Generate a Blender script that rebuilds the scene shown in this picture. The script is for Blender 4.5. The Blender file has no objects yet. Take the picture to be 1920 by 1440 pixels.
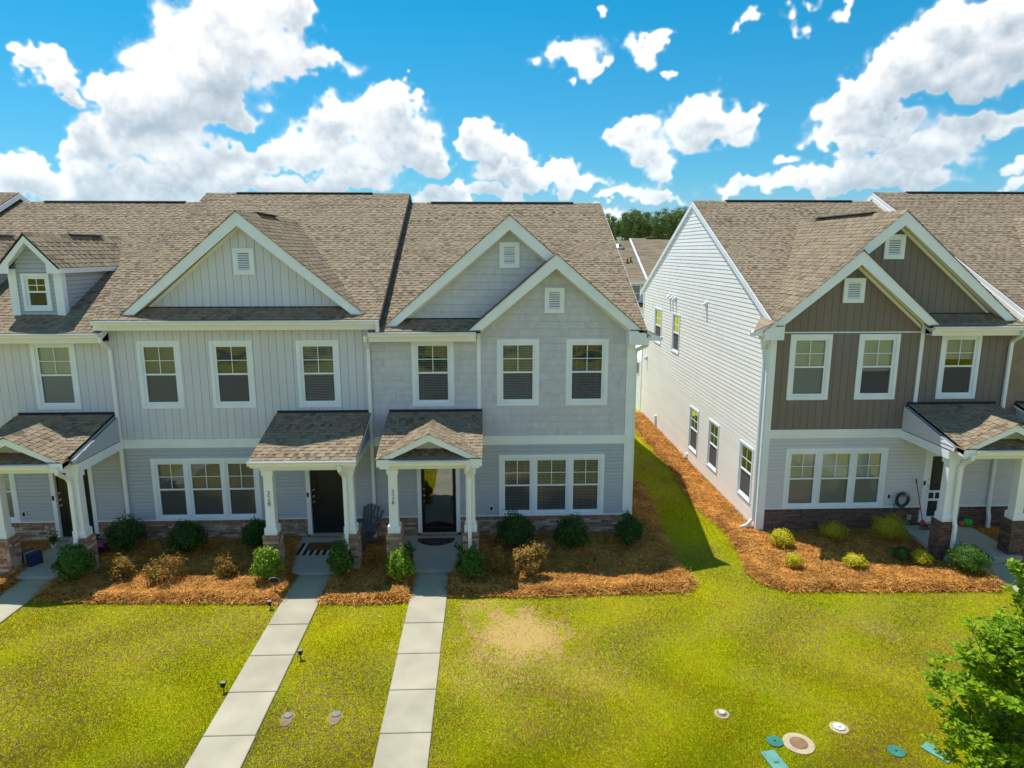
import bpy, math, random
import numpy as np
from mathutils import Vector, Matrix, noise as mnoise
random.seed(7); rng = np.random.default_rng(7)
R = math.radians
scn = bpy.context.scene
COL = scn.collection

# ------------------------------------------------------------------ camera
CAMH, PITCH, YAW = 7.7, 11.0, 2.1
cd = bpy.data.cameras.new('camera'); cam = bpy.data.objects.new('camera', cd); COL.objects.link(cam)
cam.location = (0, 0, CAMH); cam.rotation_euler = (R(90 - PITCH), 0, R(-YAW))
cd.lens = 24; cd.sensor_width = 36; cd.clip_start = .1; cd.clip_end = 3000
scn.camera = cam

# ------------------------------------------------------------------ exposure
vs = scn.view_settings
vs.view_transform = 'Standard'; vs.look = 'None'; vs.gamma = 1; vs.use_curve_mapping = False
vs.exposure = 0.58
scn.cycles.max_bounces = 6; scn.cycles.diffuse_bounces = 3; scn.cycles.glossy_bounces = 3
scn.cycles.transparent_max_bounces = 12; scn.cycles.transmission_bounces = 4
scn.cycles.caustics_reflective = False; scn.cycles.caustics_refractive = False
scn.cycles.use_denoising = True

# ------------------------------------------------------------------ sun
SUN_TO = Vector((-.28, .285, 1)).normalized()        # towards the sun
SUN_EL = math.asin(SUN_TO.z); SUN_AZ = math.atan2(SUN_TO.x, SUN_TO.y)
sd = bpy.data.lights.new('sun', 'SUN'); sun = bpy.data.objects.new('sun', sd); COL.objects.link(sun)
sd.energy = 3.5; sd.angle = R(.5); sd.color = (1, .955, .87)
sun.rotation_euler = SUN_TO.to_track_quat('Z', 'Y').to_euler(); sun.location = (0, 0, 60)

# ------------------------------------------------------------------ sky with cumulus clouds
CLOUDS = ((-18.8,15.6,4.9,2.5,1),(-22.4,15.4,1.9,1.6,1),(-16.3,16.2,2.9,2.2,1),(-23.6,13.3,2.3,1.6,1),(-20.2,12.4,4.5,2.1,1),(-15.7,13.8,2.3,1.3,1),(-11.8,13.8,2.6,0.9,1),(-13.2,13.6,1.5,0.9,1),(-14.0,16.7,1.7,1.5,1),(-25.8,10.9,2.0,1.2,1),(-27.1,10.9,1.1,0.7,1),(-22.9,9.6,4.3,1.7,1),(-25.3,8.8,2.2,1.3,1),(-27.6,7.6,2.2,1.4,1),(-29.7,6.8,0.5,0.7,1),(-19.3,9.8,2.9,1.1,1),(-21.0,10.9,3.2,1.7,1),(-23.8,6.8,4.7,1.5,1),(-9.2,9.6,4.5,2.1,1),(-7.7,11.3,2.5,1.4,1),(-11.2,9.9,2.2,1.5,1),(-13.3,7.9,2.6,1.6,1),(-6.0,7.7,2.8,1.6,1),(-7.0,12.2,1.0,0.6,1),(-4.1,6.8,0.9,0.4,1),(-10.2,6.6,5.0,1.1,1),(-16.1,6.8,2.2,0.8,1),(-18.6,6.7,2.1,1.0,1),(-19.2,5.7,2.5,0.8,1),(-30.7,12.2,0.9,1.2,1),(-30.0,11.0,1.1,1.2,1),(-29.0,9.8,0.7,0.4,1),(-31.1,12.5,0.5,0.5,1),(-33.0,5.0,1.2,0.8,1),(-30.4,4.5,1.8,0.9,1),(-33.2,4.0,1.3,0.8,1),(-26.8,5.1,1.3,0.6,1),(-23.6,4.8,2.8,0.7,1),(-19.3,4.8,2.9,0.6,1),(-14.7,4.8,3.1,0.4,1),(-29.2,5.8,0.7,0.5,1),(-0.2,8.7,1.3,1.1,1),(1.9,8.0,2.3,1.0,1),(0.8,7.4,2.4,0.7,1),(-0.9,9.2,0.6,0.6,1),(-2.6,4.6,1.8,0.7,1),(-0.1,4.8,1.2,0.6,1),(2.2,4.8,1.4,0.5,1),(7.1,4.9,0.5,0.4,1),(-4.4,4.1,2.4,0.4,1),(7.1,14.8,2.5,1.6,1),(8.1,15.8,1.6,0.9,1),(6.0,15.5,1.4,0.8,1),(7.9,13.7,1.5,0.5,1),(11.2,15.0,0.9,0.5,1),(12.6,14.6,1.3,0.8,1),(13.0,15.3,0.7,0.4,1),(14.8,13.4,0.4,0.4,1),(8.9,17.8,1.1,0.4,1),(19.5,16.1,1.2,0.5,1),(22.6,16.4,0.7,0.7,1),(23.4,15.5,0.7,0.4,1),(24.5,16.7,0.5,0.4,1),(26.5,16.0,0.4,0.9,1),(11.4,8.5,2.1,0.8,1),(12.2,9.7,1.2,0.7,1),(16.3,9.3,3.0,1.3,1),(16.9,10.7,1.6,1.1,1),(20.5,10.0,0.7,1.2,1),(19.2,9.3,2.1,1.2,1),(18.1,8.2,3.0,0.8,1),(13.1,7.4,2.3,0.9,1),(14.0,6.0,1.2,1.2,1),(11.1,4.7,2.3,0.6,1),(14.0,4.2,2.3,0.5,1),(9.4,4.2,1.2,0.4,1),(35.2,13.4,3.4,2.1,1),(32.2,14.2,2.0,1.6,1),(36.2,14.8,1.8,1.5,1),(30.5,12.1,2.4,1.3,1),(28.7,10.8,2.0,1.4,1),(26.6,11.5,0.9,0.8,1),(33.4,11.2,2.9,1.1,1),(26.1,8.4,2.4,0.9,1),(29.2,8.7,3.2,0.9,1),(26.0,10.0,1.3,1.2,1),(27.6,7.7,2.3,0.6,1),(36.1,8.4,2.2,0.9,1),(34.1,7.5,2.0,0.9,1),(32.3,6.4,3.1,1.2,1),(29.8,5.6,2.9,0.8,1),(27.4,6.2,1.4,0.6,1),(23.3,6.6,1.5,0.6,1),(23.9,5.0,2.4,0.7,1),(19.0,4.5,1.6,0.7,1),(26.1,4.9,2.3,0.6,1),(37.0,4.2,1.1,0.5,1),(31.2,4.7,3.5,0.6,1),(37.3,5.5,0.6,0.4,1),(21.2,5.0,1.7,0.4,1))
def value_noise(h, w, ny, nx, seed):
    r = np.random.default_rng(seed)
    g = r.random((ny + 3, nx + 1)).astype(np.float32); g[:, -1] = g[:, 0]
    y = np.linspace(0, ny, h, endpoint=False, dtype=np.float32); x = np.linspace(0, nx, w, endpoint=False, dtype=np.float32)
    yi = y.astype(int); xi = x.astype(int); fy = y - yi; fx = x - xi
    fy = fy * fy * (3 - 2 * fy); fx = fx * fx * (3 - 2 * fx)
    a = g[yi]; b = g[yi + 1]
    rows = a + (b - a) * fy[:, None]
    return rows[:, xi] * (1 - fx) + rows[:, xi + 1] * fx
def cloud_maps(W=4096, H2=1024):
    """cumulus over the whole upper half of the sky: cover and brightness"""
    el = (np.arange(H2) + .5) / H2 * 90
    az = ((np.arange(W) + .5) / W * 360 + 180) % 360 - 180
    fb = np.zeros((H2, W), np.float32); pf = np.zeros((H2, W), np.float32); amp = 1.; tot = 0
    for o, n in enumerate((9, 18, 37, 75, 150, 300, 512)):
        v = value_noise(H2, W, n, n * 4, 50 + o); fb += amp * v
        v2 = value_noise(H2, W, n, n * 4, 80 + o); pf += amp * np.abs(2 * v2 - 1); tot += amp; amp *= .58
    fb = fb / tot - .5; pf = pf / tot - .5
    w = [value_noise(H2, W, n, n * 4, s) - .5 for n, s in ((45, 3), (45, 4), (120, 5), (120, 6), (300, 7), (300, 8))]
    AZ = az[None, :].astype(np.float32) + w[0] * 1.6 + w[2] * 1.1 + w[4] * .5
    EL = el[:, None].astype(np.float32) + w[1] * 1.2 + w[3] * .8 + w[5] * .4
    S = np.zeros((H2, W), np.float32); U = np.zeros((H2, W), np.float32)
    blobs = list(CLOUDS); r = np.random.default_rng(11)
    for k in range(150):                     # unseen cumulus added all round, kept low to light the shaded fronts
        a = r.uniform(-180, 180)
        if -42 < a < 44: continue
        e = 2 + 30 * r.random() ** 1.7; s = (2.6 + e * .16) * r.uniform(.6, 1.5)
        for j in range(int(r.integers(3, 7))):
            blobs.append((a + r.normal() * s * 1.3, e + r.normal() * s * .35, s * r.uniform(.6, 1.3), s * r.uniform(.35, .6), 1))
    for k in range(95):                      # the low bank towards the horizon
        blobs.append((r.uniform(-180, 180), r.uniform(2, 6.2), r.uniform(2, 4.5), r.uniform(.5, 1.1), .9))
    for (a, e, ra, re, k) in blobs:
        ra, re = ra * .97 + .26, re * .97 + .17
        y0 = max(0, int((e - 2.2 * re - 2) / 90 * H2)); y1 = min(H2, int((e + 2.2 * re + 2) / 90 * H2) + 1)
        ix = np.arange(int((a - 2.2 * ra - 2) / 360 * W), int((a + 2.2 * ra + 2) / 360 * W)) % W
        dx = (AZ[y0:y1][:, ix] - a + 180) % 360 - 180; dy = EL[y0:y1][:, ix] - e
        q = (dx / ra) ** 2 + (dy / np.where(dy < 0, re * .85, re)) ** 2
        f = np.exp(-.48 * q * q - .4 * q)
        S[y0:y1, ix] = 1 - (1 - S[y0:y1, ix]) * (1 - .97 * k * f)
        # each lump is bright on its crown and grey at its foot
        h = np.clip(.5 + .55 * dy / re, 0, 1) * f; U[y0:y1, ix] = np.maximum(U[y0:y1, ix] * (1 - f * .6), h)
    D = S + fb * .95 + pf * .85 - .44
    dens = np.clip(D / .42, 0, 1.5)
    alpha = np.clip(D / .24, 0, 1); alpha = alpha * alpha * (3 - 2 * alpha)
    veil = np.clip((D + .20) / .44, 0, 1); alpha = np.maximum(alpha, veil * veil * .50)
    tau = np.zeros_like(dens); px = H2 / 90.
    for k, st in enumerate((.2, .5, .9, 1.5, 2.3, 3.3, 4.5)):
        d = max(1, int(st * px)); sh = np.zeros_like(dens); sh[:-d] = dens[d:]; sh = np.roll(sh, int(d * .3), axis=1)
        tau += sh * (.12, .16, .22, .30, .36, .40, .40)[k]
    hg = fb * .5 + pf * .9
    g1 = np.zeros_like(hg); g1[2:-2] = hg[:-4] - hg[4:]; g2 = np.zeros_like(hg); g2[6:-6] = hg[:-12] - hg[12:]
    lit = np.exp(-tau * .90) * .86 + U * .42
    lit += np.clip(dens, 0, 1) * (g1 * 1.6 + g2 * 1.1) - .04
    lit += np.clip(1 - dens * 1.2, 0, 1) * .30
    lit = np.clip(lit, 0, 1); lit = lit * lit * (3 - 2 * lit) * .5 + lit * .5
    alpha = alpha * (1 - .2 * np.clip(1 - el / 6, 0, 1))[:, None]
    hz = (np.clip(1 - el / 16, 0, 1) * .38)[:, None]
    return alpha, lit, hz
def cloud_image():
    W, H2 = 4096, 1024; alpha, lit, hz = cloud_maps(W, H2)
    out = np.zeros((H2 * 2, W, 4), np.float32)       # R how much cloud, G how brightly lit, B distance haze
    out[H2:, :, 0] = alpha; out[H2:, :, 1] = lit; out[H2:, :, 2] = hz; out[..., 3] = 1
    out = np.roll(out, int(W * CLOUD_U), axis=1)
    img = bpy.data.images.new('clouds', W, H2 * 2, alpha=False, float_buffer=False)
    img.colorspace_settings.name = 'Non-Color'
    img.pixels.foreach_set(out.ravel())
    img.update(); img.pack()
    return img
CLOUD_U = .25
world = bpy.data.worlds.new('World'); scn.world = world; world.use_nodes = True
nt = world.node_tree; nt.nodes.clear()
out = nt.nodes.new('ShaderNodeOutputWorld')
sky = nt.nodes.new('ShaderNodeTexSky'); sky.sky_type = 'NISHITA'; sky.sun_disc = False
sky.sun_elevation = SUN_EL; sky.sun_rotation = SUN_AZ; sky.air_density = 1.0; sky.dust_density = .3; sky.ozone_density = 2.0
tint = nt.nodes.new('ShaderNodeMix'); tint.data_type = 'RGBA'; tint.blend_type = 'MULTIPLY'; tint.inputs[0].default_value = 1
tc0 = nt.nodes.new('ShaderNodeTexCoord'); sx0 = nt.nodes.new('ShaderNodeSeparateXYZ'); gm = nt.nodes.new('ShaderNodeValToRGB')
for i, (z, c) in enumerate(((0, (.80, .90, 1.25, 1)), (.10, (.36, .96, 1.20, 1)), (.36, (.03, 1.10, 1.32, 1)))):
    e_ = gm.color_ramp.elements[i] if i < 2 else gm.color_ramp.elements.new(z); e_.position = z; e_.color = c
gm.color_ramp.elements[0].position = 0
nt.links.new(tc0.outputs['Generated'], sx0.inputs[0]); nt.links.new(sx0.outputs[2], gm.inputs[0]); nt.links.new(gm.outputs['Color'], tint.inputs['B'])
nt.links.new(sky.outputs[0], tint.inputs['A'])
b1 = nt.nodes.new('ShaderNodeBackground'); b1.inputs[1].default_value = .069
nt.links.new(tint.outputs['Result'], b1.inputs[0])
tx = nt.nodes.new('ShaderNodeTexCoord')
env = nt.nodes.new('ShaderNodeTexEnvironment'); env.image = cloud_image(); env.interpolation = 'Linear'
nt.links.new(tx.outputs['Generated'], env.inputs[0])
b2 = nt.nodes.new('ShaderNodeBackground'); b2.inputs[1].default_value = 1.0
sp = nt.nodes.new('ShaderNodeSeparateColor'); nt.links.new(env.outputs['Color'], sp.inputs[0])
def wmix(f, a, b):
    m = nt.nodes.new('ShaderNodeMix'); m.data_type = 'RGBA'; nt.links.new(f, m.inputs[0])
    for k, c in (('A', a), ('B', b)):
        if isinstance(c, tuple): m.inputs[k].default_value = (*c, 1)
        else: nt.links.new(c, m.inputs[k])
    return m.outputs['Result']
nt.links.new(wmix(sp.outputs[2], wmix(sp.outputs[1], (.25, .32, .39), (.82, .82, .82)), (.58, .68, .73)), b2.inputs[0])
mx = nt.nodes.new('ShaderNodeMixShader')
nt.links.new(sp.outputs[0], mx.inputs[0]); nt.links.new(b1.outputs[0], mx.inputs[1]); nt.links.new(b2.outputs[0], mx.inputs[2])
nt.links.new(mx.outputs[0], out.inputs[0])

# ------------------------------------------------------------------ helpers
WL = {}
def wl(p): return WL.get(p.name, Vector((0, 0, 0))) if p else Vector((0, 0, 0))
def put(o, parent=None, w=(0, 0, 0)):
    COL.objects.link(o); w = Vector(w)
    o.parent = parent; o.location = w - wl(parent); WL[o.name] = w
    return o
def tag(o, label=None, cat=None, group=None, kind=None):
    for k, v in (('label', label), ('category', cat), ('group', group), ('kind', kind)):
        if v: o[k] = v
    return o
def thing(name, loc, label, cat, group=None):
    return tag(put(bpy.data.objects.new(name, None), None, loc), label, cat, group)

class MB:
    def __init__(s): s.v = []; s.f = []; s.m = []
    def face(s, pts, m=0):
        n = len(s.v); s.v += [tuple(p) for p in pts]; s.f.append(tuple(range(n, n + len(pts)))); s.m.append(m)
    def box(s, x0, x1, y0, y1, z0, z1, m=0):
        n = len(s.v)
        s.v += [(x0, y0, z0), (x1, y0, z0), (x1, y1, z0), (x0, y1, z0), (x0, y0, z1), (x1, y0, z1), (x1, y1, z1), (x0, y1, z1)]
        s.f += [tuple(n + i for i in q) for q in ((0, 3, 2, 1), (4, 5, 6, 7), (0, 1, 5, 4), (1, 2, 6, 5), (2, 3, 7, 6), (3, 0, 4, 7))]
        s.m += [m] * 6
    def prism(s, a, b, m=0):
        n = len(s.v); k = len(a); s.v += [tuple(p) for p in a] + [tuple(p) for p in b]
        s.f.append(tuple(range(n, n + k))); s.f.append(tuple(range(n + 2 * k - 1, n + k - 1, -1)))
        for i in range(k):
            j = (i + 1) % k; s.f.append((n + j, n + i, n + k + i, n + k + j))
        s.m += [m] * (k + 2)
    def sweep(s, path, w, h=None, sides=4, m=0, up=(0, 0, 1)):
        path = [Vector(p) for p in path]; n0 = len(s.v); rings = []
        for i, p in enumerate(path):
            d = (path[min(i + 1, len(path) - 1)] - path[max(i - 1, 0)]).normalized()
            u = Vector(up)
            if abs(d.dot(u)) > .95: u = Vector((0, 1, 0)) if up == (0, 0, 1) else Vector((1, 0, 0))
            a = d.cross(u).normalized(); b = a.cross(d).normalized()
            ww = w[i] if isinstance(w, (list, tuple)) else w; hh = ww if h is None else h
            ring = []
            for k in range(sides):
                t = 2 * math.pi * (k + .5) / sides; c = 1.414 if sides == 4 else 1
                ring.append(len(s.v)); s.v.append(tuple(p + a * math.cos(t) * ww / 2 * c + b * math.sin(t) * hh / 2 * c))
            rings.append(ring)
        for r0, r1 in zip(rings, rings[1:]):
            for k in range(sides):
                j = (k + 1) % sides; s.f.append((r0[k], r0[j], r1[j], r1[k])); s.m.append(m)
        s.f.append(tuple(rings[0][::-1])); s.f.append(tuple(rings[-1])); s.m += [m, m]
    def lathe(s, prof, c=(0, 0, 0), sides=14, m=0, sx=1, sy=1):
        rings = []
        for (r, z) in prof:
            ring = []
            for k in range(sides):
                t = 2 * math.pi * k / sides; ring.append(len(s.v))
                s.v.append((c[0] + r * sx * math.cos(t), c[1] + r * sy * math.sin(t), c[2] + z))
            rings.append(ring)
        for r0, r1 in zip(rings, rings[1:]):
            for k in range(sides):
                j = (k + 1) % sides; s.f.append((r0[k], r0[j], r1[j], r1[k])); s.m.append(m)
        s.f.append(tuple(rings[-1])); s.m.append(m); s.f.append(tuple(rings[0][::-1])); s.m.append(m)
    def mesh(s, name, mats):
        me = bpy.data.meshes.new(name); me.from_pydata(s.v, [], s.f)
        for mt in (mats if isinstance(mats, (list, tuple)) else [mats]): me.materials.append(mt)
        if any(s.m): me.polygons.foreach_set('material_index', s.m)
        return me
    def build(s, name, mats, parent=None, local=False, smooth=False):
        me = s.mesh(name, mats)
        if smooth: me.polygons.foreach_set('use_smooth', [True] * len(me.polygons))
        return put(bpy.data.objects.new(name, me), parent, wl(parent) if local else (0, 0, 0))

# ------------------------------------------------------------------ materials
def node(nt, t, **kw):
    n = nt.nodes.new(t)
    for k, v in kw.items():
        if k in ('op',): n.operation = v
        elif isinstance(k, str) and hasattr(n, k): setattr(n, k, v)
    return n
def mat(name, col, rough=.7, var=0., vscale=3., bump=0., bscale=40., island=0., ramp=None, spec=.3, metal=0., objr=False, trans=0.):
    m = bpy.data.materials.new(name); m.use_nodes = True; nt = m.node_tree; N = nt.nodes; L = nt.links
    bs = N['Principled BSDF']; bs.inputs['Roughness'].default_value = rough; bs.inputs['Metallic'].default_value = metal
    bs.inputs['Specular IOR Level'].default_value = spec
    geo = N.new('ShaderNodeNewGeometry')
    cur = None
    if ramp:
        wn = N.new('ShaderNodeTexWhiteNoise'); wn.noise_dimensions = '2D'
        cb = N.new('ShaderNodeCombineXYZ'); L.new(geo.outputs['Random Per Island'], cb.inputs[0])
        oi = N.new('ShaderNodeObjectInfo'); L.new(oi.outputs['Random'], cb.inputs[1]); L.new(cb.outputs[0], wn.inputs['Vector'])
        cr = N.new('ShaderNodeValToRGB'); cr.color_ramp.interpolation = 'LINEAR'
        el = cr.color_ramp.elements
        el[0].position = 0; el[0].color = (*ramp[0], 1); el[1].position = 1; el[1].color = (*ramp[-1], 1)
        for i, c in enumerate(ramp[1:-1]):
            e = el.new((i + 1) / (len(ramp) - 1)); e.color = (*c, 1)
        L.new(wn.outputs['Value'], cr.inputs[0]); cur = cr.outputs[0]
    else:
        rgb = N.new('ShaderNodeRGB'); rgb.outputs[0].default_value = (*col, 1); cur = rgb.outputs[0]
    if var:
        nz = N.new('ShaderNodeTexNoise'); nz.inputs['Scale'].default_value = vscale; nz.inputs['Detail'].default_value = 6
        L.new(geo.outputs['Position'], nz.inputs['Vector'])
        mr = N.new('ShaderNodeMapRange'); mr.inputs['From Min'].default_value = .25; mr.inputs['From Max'].default_value = .75
        mr.inputs['To Min'].default_value = 1 - var; mr.inputs['To Max'].default_value = 1 + var
        L.new(nz.outputs['Fac'], mr.inputs['Value'])
        mm = N.new('ShaderNodeMix'); mm.data_type = 'RGBA'; mm.blend_type = 'MULTIPLY'; mm.inputs[0].default_value = 1
        L.new(cur, mm.inputs['A']); L.new(mr.outputs[0], mm.inputs['B']); cur = mm.outputs['Result']
    if island:
        mr = N.new('ShaderNodeMapRange'); mr.inputs['To Min'].default_value = 1 - island; mr.inputs['To Max'].default_value = 1 + island
        oi = N.new('ShaderNodeObjectInfo'); ad = N.new('ShaderNodeMath'); ad.operation = 'ADD'
        L.new(geo.outputs['Random Per Island'], ad.inputs[0]); L.new(oi.outputs['Random'], ad.inputs[1])
        fr = N.new('ShaderNodeMath'); fr.operation = 'FRACT'; L.new(ad.outputs[0], fr.inputs[0]); L.new(fr.outputs[0], mr.inputs['Value'])
        mm = N.new('ShaderNodeMix'); mm.data_type = 'RGBA'; mm.blend_type = 'MULTIPLY'; mm.inputs[0].default_value = 1
        L.new(cur, mm.inputs['A']); L.new(mr.outputs[0], mm.inputs['B']); cur = mm.outputs['Result']
    L.new(cur, bs.inputs['Base Color'])
    if bump:
        nz = N.new('ShaderNodeTexNoise'); nz.inputs['Scale'].default_value = bscale; nz.inputs['Detail'].default_value = 5
        L.new(geo.outputs['Position'], nz.inputs['Vector'])
        bp = N.new('ShaderNodeBump'); bp.inputs['Strength'].default_value = bump; bp.inputs['Distance'].default_value = .01
        L.new(nz.outputs['Fac'], bp.inputs['Height']); L.new(bp.outputs[0], bs.inputs['Normal'])
    if trans:
        tb = N.new('ShaderNodeBsdfTranslucent'); L.new(cur, tb.inputs[0])
        ms = N.new('ShaderNodeMixShader'); ms.inputs[0].default_value = trans
        L.new(bs.outputs[0], ms.inputs[1]); L.new(tb.outputs[0], ms.inputs[2])
        L.new(ms.outputs[0], N['Material Output'].inputs[0])
    return m
def shake_grain(m, amt):
    nt = m.node_tree; N = nt.nodes; L = nt.links; bs = N['Principled BSDF']; src = bs.inputs['Base Color'].links[0].from_socket
    geo = N.new('ShaderNodeNewGeometry'); sp = N.new('ShaderNodeSeparateXYZ'); L.new(geo.outputs['Position'], sp.inputs[0])
    cb = N.new('ShaderNodeCombineXYZ')
    for i, (ax, k) in enumerate(((0, 8.3), (2, 5.263))):
        a = N.new('ShaderNodeMath'); a.operation = 'MULTIPLY'; a.inputs[1].default_value = k; L.new(sp.outputs[ax], a.inputs[0])
        f = N.new('ShaderNodeMath'); f.operation = 'FLOOR'; L.new(a.outputs[0], f.inputs[0]); L.new(f.outputs[0], cb.inputs[i])
    wn = N.new('ShaderNodeTexWhiteNoise'); L.new(cb.outputs[0], wn.inputs['Vector'])
    mr = N.new('ShaderNodeMapRange'); mr.inputs[3].default_value = 1 - amt; mr.inputs[4].default_value = 1 + amt; L.new(wn.outputs['Value'], mr.inputs[0])
    mm = N.new('ShaderNodeMix'); mm.data_type = 'RGBA'; mm.blend_type = 'MULTIPLY'; mm.inputs[0].default_value = 1
    L.new(src, mm.inputs['A']); L.new(mr.outputs[0], mm.inputs['B']); L.new(mm.outputs['Result'], bs.inputs['Base Color'])
def glass_mat(name, refl, tint=(.92, .96, .95)):
    m = bpy.data.materials.new(name); m.use_nodes = True; nt = m.node_tree; N = nt.nodes; L = nt.links
    N.remove(N['Principled BSDF'])
    tr = N.new('ShaderNodeBsdfTransparent'); tr.inputs[0].default_value = (*tint, 1)
    gl = N.new('ShaderNodeBsdfGlossy'); gl.inputs['Roughness'].default_value = .015; gl.inputs[0].default_value = (.95, 1, .97, 1)
    geo = N.new('ShaderNodeNewGeometry')
    nz = N.new('ShaderNodeTexNoise'); nz.inputs['Scale'].default_value = 1.3; L.new(geo.outputs['Position'], nz.inputs['Vector'])
    bp = N.new('ShaderNodeBump'); bp.inputs['Strength'].default_value = .12; bp.inputs['Distance'].default_value = .05
    L.new(nz.outputs['Fac'], bp.inputs['Height']); L.new(bp.outputs[0], gl.inputs['Normal'])
    fr = N.new('ShaderNodeFresnel'); fr.inputs['IOR'].default_value = 1.5
    ma = N.new('ShaderNodeMath'); ma.operation = 'ADD'; ma.use_clamp = True; L.new(fr.outputs[0], ma.inputs[0]); ma.inputs[1].default_value = refl
    mx = N.new('ShaderNodeMixShader'); L.new(ma.outputs[0], mx.inputs[0]); L.new(tr.outputs[0], mx.inputs[1]); L.new(gl.outputs[0], mx.inputs[2])
    L.new(mx.outputs[0], N['Material Output'].inputs[0])
    return m
def screen_mat():
    m = bpy.data.materials.new('insect_mesh'); m.use_nodes = True; nt = m.node_tree; N = nt.nodes; L = nt.links
    bs = N['Principled BSDF']; bs.inputs['Base Color'].default_value = (.10, .11, .105, 1); bs.inputs['Roughness'].default_value = .9
    tr = N.new('ShaderNodeBsdfTransparent'); mx = N.new('ShaderNodeMixShader'); mx.inputs[0].default_value = .30
    L.new(tr.outputs[0], mx.inputs[1]); L.new(bs.outputs[0], mx.inputs[2]); L.new(mx.outputs[0], N['Material Output'].inputs[0])
    return m
M = dict(
    trim=mat('white_trim', (.82, .90, .97), .45, var=.06, vscale=1.6),
    gutter=mat('gutter_metal', (.82, .86, .90), .35, var=.05, vscale=2),
    lap=mat('blue_grey_vinyl', (.44, .49, .56), .5, var=.04, vscale=1, island=.03),
    board=mat('light_grey_vinyl', (.63, .665, .74), .5, var=.03, vscale=1, island=.025),
    shake=mat('grey_shake_vinyl', (.56, .585, .65), .55, var=.05, vscale=9, island=.03),
    backing=mat('sheathing', (.17, .18, .19), .8),
    bbacking=mat('dark_sheathing', (.10, .085, .07), .8),
    white_lap=mat('white_vinyl', (.93, .91, .87), .5, var=.03, vscale=.8, island=.03),
    brown=mat('brown_vinyl', (.20, .172, .155), .5, var=.05, vscale=1, island=.04),
    tan_shake=mat('tan_shake_vinyl', (.27, .21, .15), .6, var=.05, vscale=8, island=.05),
    pale_lap=mat('pale_vinyl', (.62, .64, .70), .5, var=.04, vscale=1, island=.03),
    deck=mat('roof_felt', (.10, .085, .07), .95),
    soffit=mat('white_soffit', (.82, .82, .76), .6),
    shingle=mat('asphalt_shingle', (.3, .25, .2), .95, ramp=[(.15, .113, .08), (.315, .25, .172), (.25, .195, .138), (.34, .27, .19), (.19, .147, .105), (.325, .25, .165), (.28, .21, .15)], var=.18, vscale=60, bump=.5, bscale=180, spec=.1),
    vent=mat('ridge_vent_black', (.03, .03, .032), .7),
    brick=mat('tan_brick', (.4, .3, .2), .9, ramp=[(.30, .15, .10), (.48, .34, .24), (.60, .50, .40), (.22, .13, .10), (.66, .57, .48), (.17, .12, .10), (.42, .27, .20)], var=.15, vscale=30, bump=.4, bscale=90),
    cap=mat('red_rowlock_brick', (.4, .3, .2), .9, ramp=[(.36, .17, .11), (.42, .24, .16), (.30, .15, .10), (.44, .30, .22)], var=.15, vscale=30, bump=.4, bscale=90),
    mortar=mat('mortar', (.30, .27, .24), .95, var=.08, vscale=20, bump=.3, bscale=80),
    dbrick=mat('dark_brick', (.1, .06, .05), .9, ramp=[(.10, .062, .052), (.16, .095, .08), (.07, .05, .046), (.20, .115, .09), (.12, .085, .078)], var=.2, vscale=30, bump=.4, bscale=90),
    dmortar=mat('pale_mortar', (.36, .33, .31), .95, var=.08, vscale=20),
    glass=glass_mat('window_glass', .045), sglass=glass_mat('door_glass', .22, (.25, .28, .28)),
    screen=screen_mat(),
    blind=mat('white_blind', (.74, .76, .73), .7), blind_dark=mat('grey_blind', (.30, .30, .29), .7),
    blind_green=mat('cream_blind', (.72, .76, .68), .6),
    grate=mat('grey_iron', (.22, .22, .21), .6, var=.2, vscale=20),
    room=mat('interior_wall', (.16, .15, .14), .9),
    door=mat('black_green_door', (.012, .020, .018), .35, spec=.4), black=mat('black_metal', (.012, .012, .013), .35),
    brass=mat('satin_nickel', (.60, .55, .46), .3, metal=1.),
    concrete=mat('concrete', (.42, .375, .28), .9, var=.17, vscale=1.4, island=.04, bump=.25, bscale=70),
    slab=mat('porch_concrete', (.42, .40, .37), .9, var=.08, vscale=1.5, bump=.2, bscale=70),
    asphalt=mat('asphalt', (.24, .235, .23), .95, var=.12, vscale=2),
    bark=mat('bark', (.16, .12, .085), .9, var=.2, vscale=20), pinebark=mat('pine_bark', (.17, .12, .095), .95),
)
shake_grain(M['shake'], .05); shake_grain(M['tan_shake'], .06)
def leafmat(name, ramp, trans=.3): return mat(name, (0, 0, 0), .55, ramp=ramp, trans=trans, spec=.25)
M['leaf_dark'] = leafmat('boxwood_leaf', [(.025, .065, .015), (.06, .14, .025), (.035, .095, .02), (.13, .23, .04)])
M['leaf_bright'] = leafmat('bright_leaf', [(.10, .22, .015), (.20, .35, .02), (.30, .42, .03), (.13, .27, .02)])
M['leaf_mid'] = leafmat('mid_leaf', [(.045, .13, .02), (.11, .22, .03), (.07, .17, .02)])
M['leaf_red'] = leafmat('bronze_leaf', [(.30, .13, .03), (.46, .29, .04), (.38, .12, .06), (.50, .38, .05), (.16, .18, .03), (.55, .28, .14)])
M['leaf_gold'] = leafmat('gold_leaf', [(.44, .42, .02), (.70, .62, .03), (.55, .48, .02), (.80, .72, .06)])
M['leaf_olive'] = leafmat('olive_leaf', [(.34, .34, .02), (.54, .50, .03), (.42, .38, .02), (.66, .60, .05)])
M['leaf_tree'] = leafmat('tree_leaf', [(.10, .23, .01), (.21, .38, .012), (.34, .52, .015), (.46, .62, .02), (.13, .28, .012)], .5)
M['leaf_pine'] = leafmat('pine_needles', [(.08, .15, .045), (.15, .23, .06), (.22, .29, .07), (.10, .17, .045)], .2)

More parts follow.
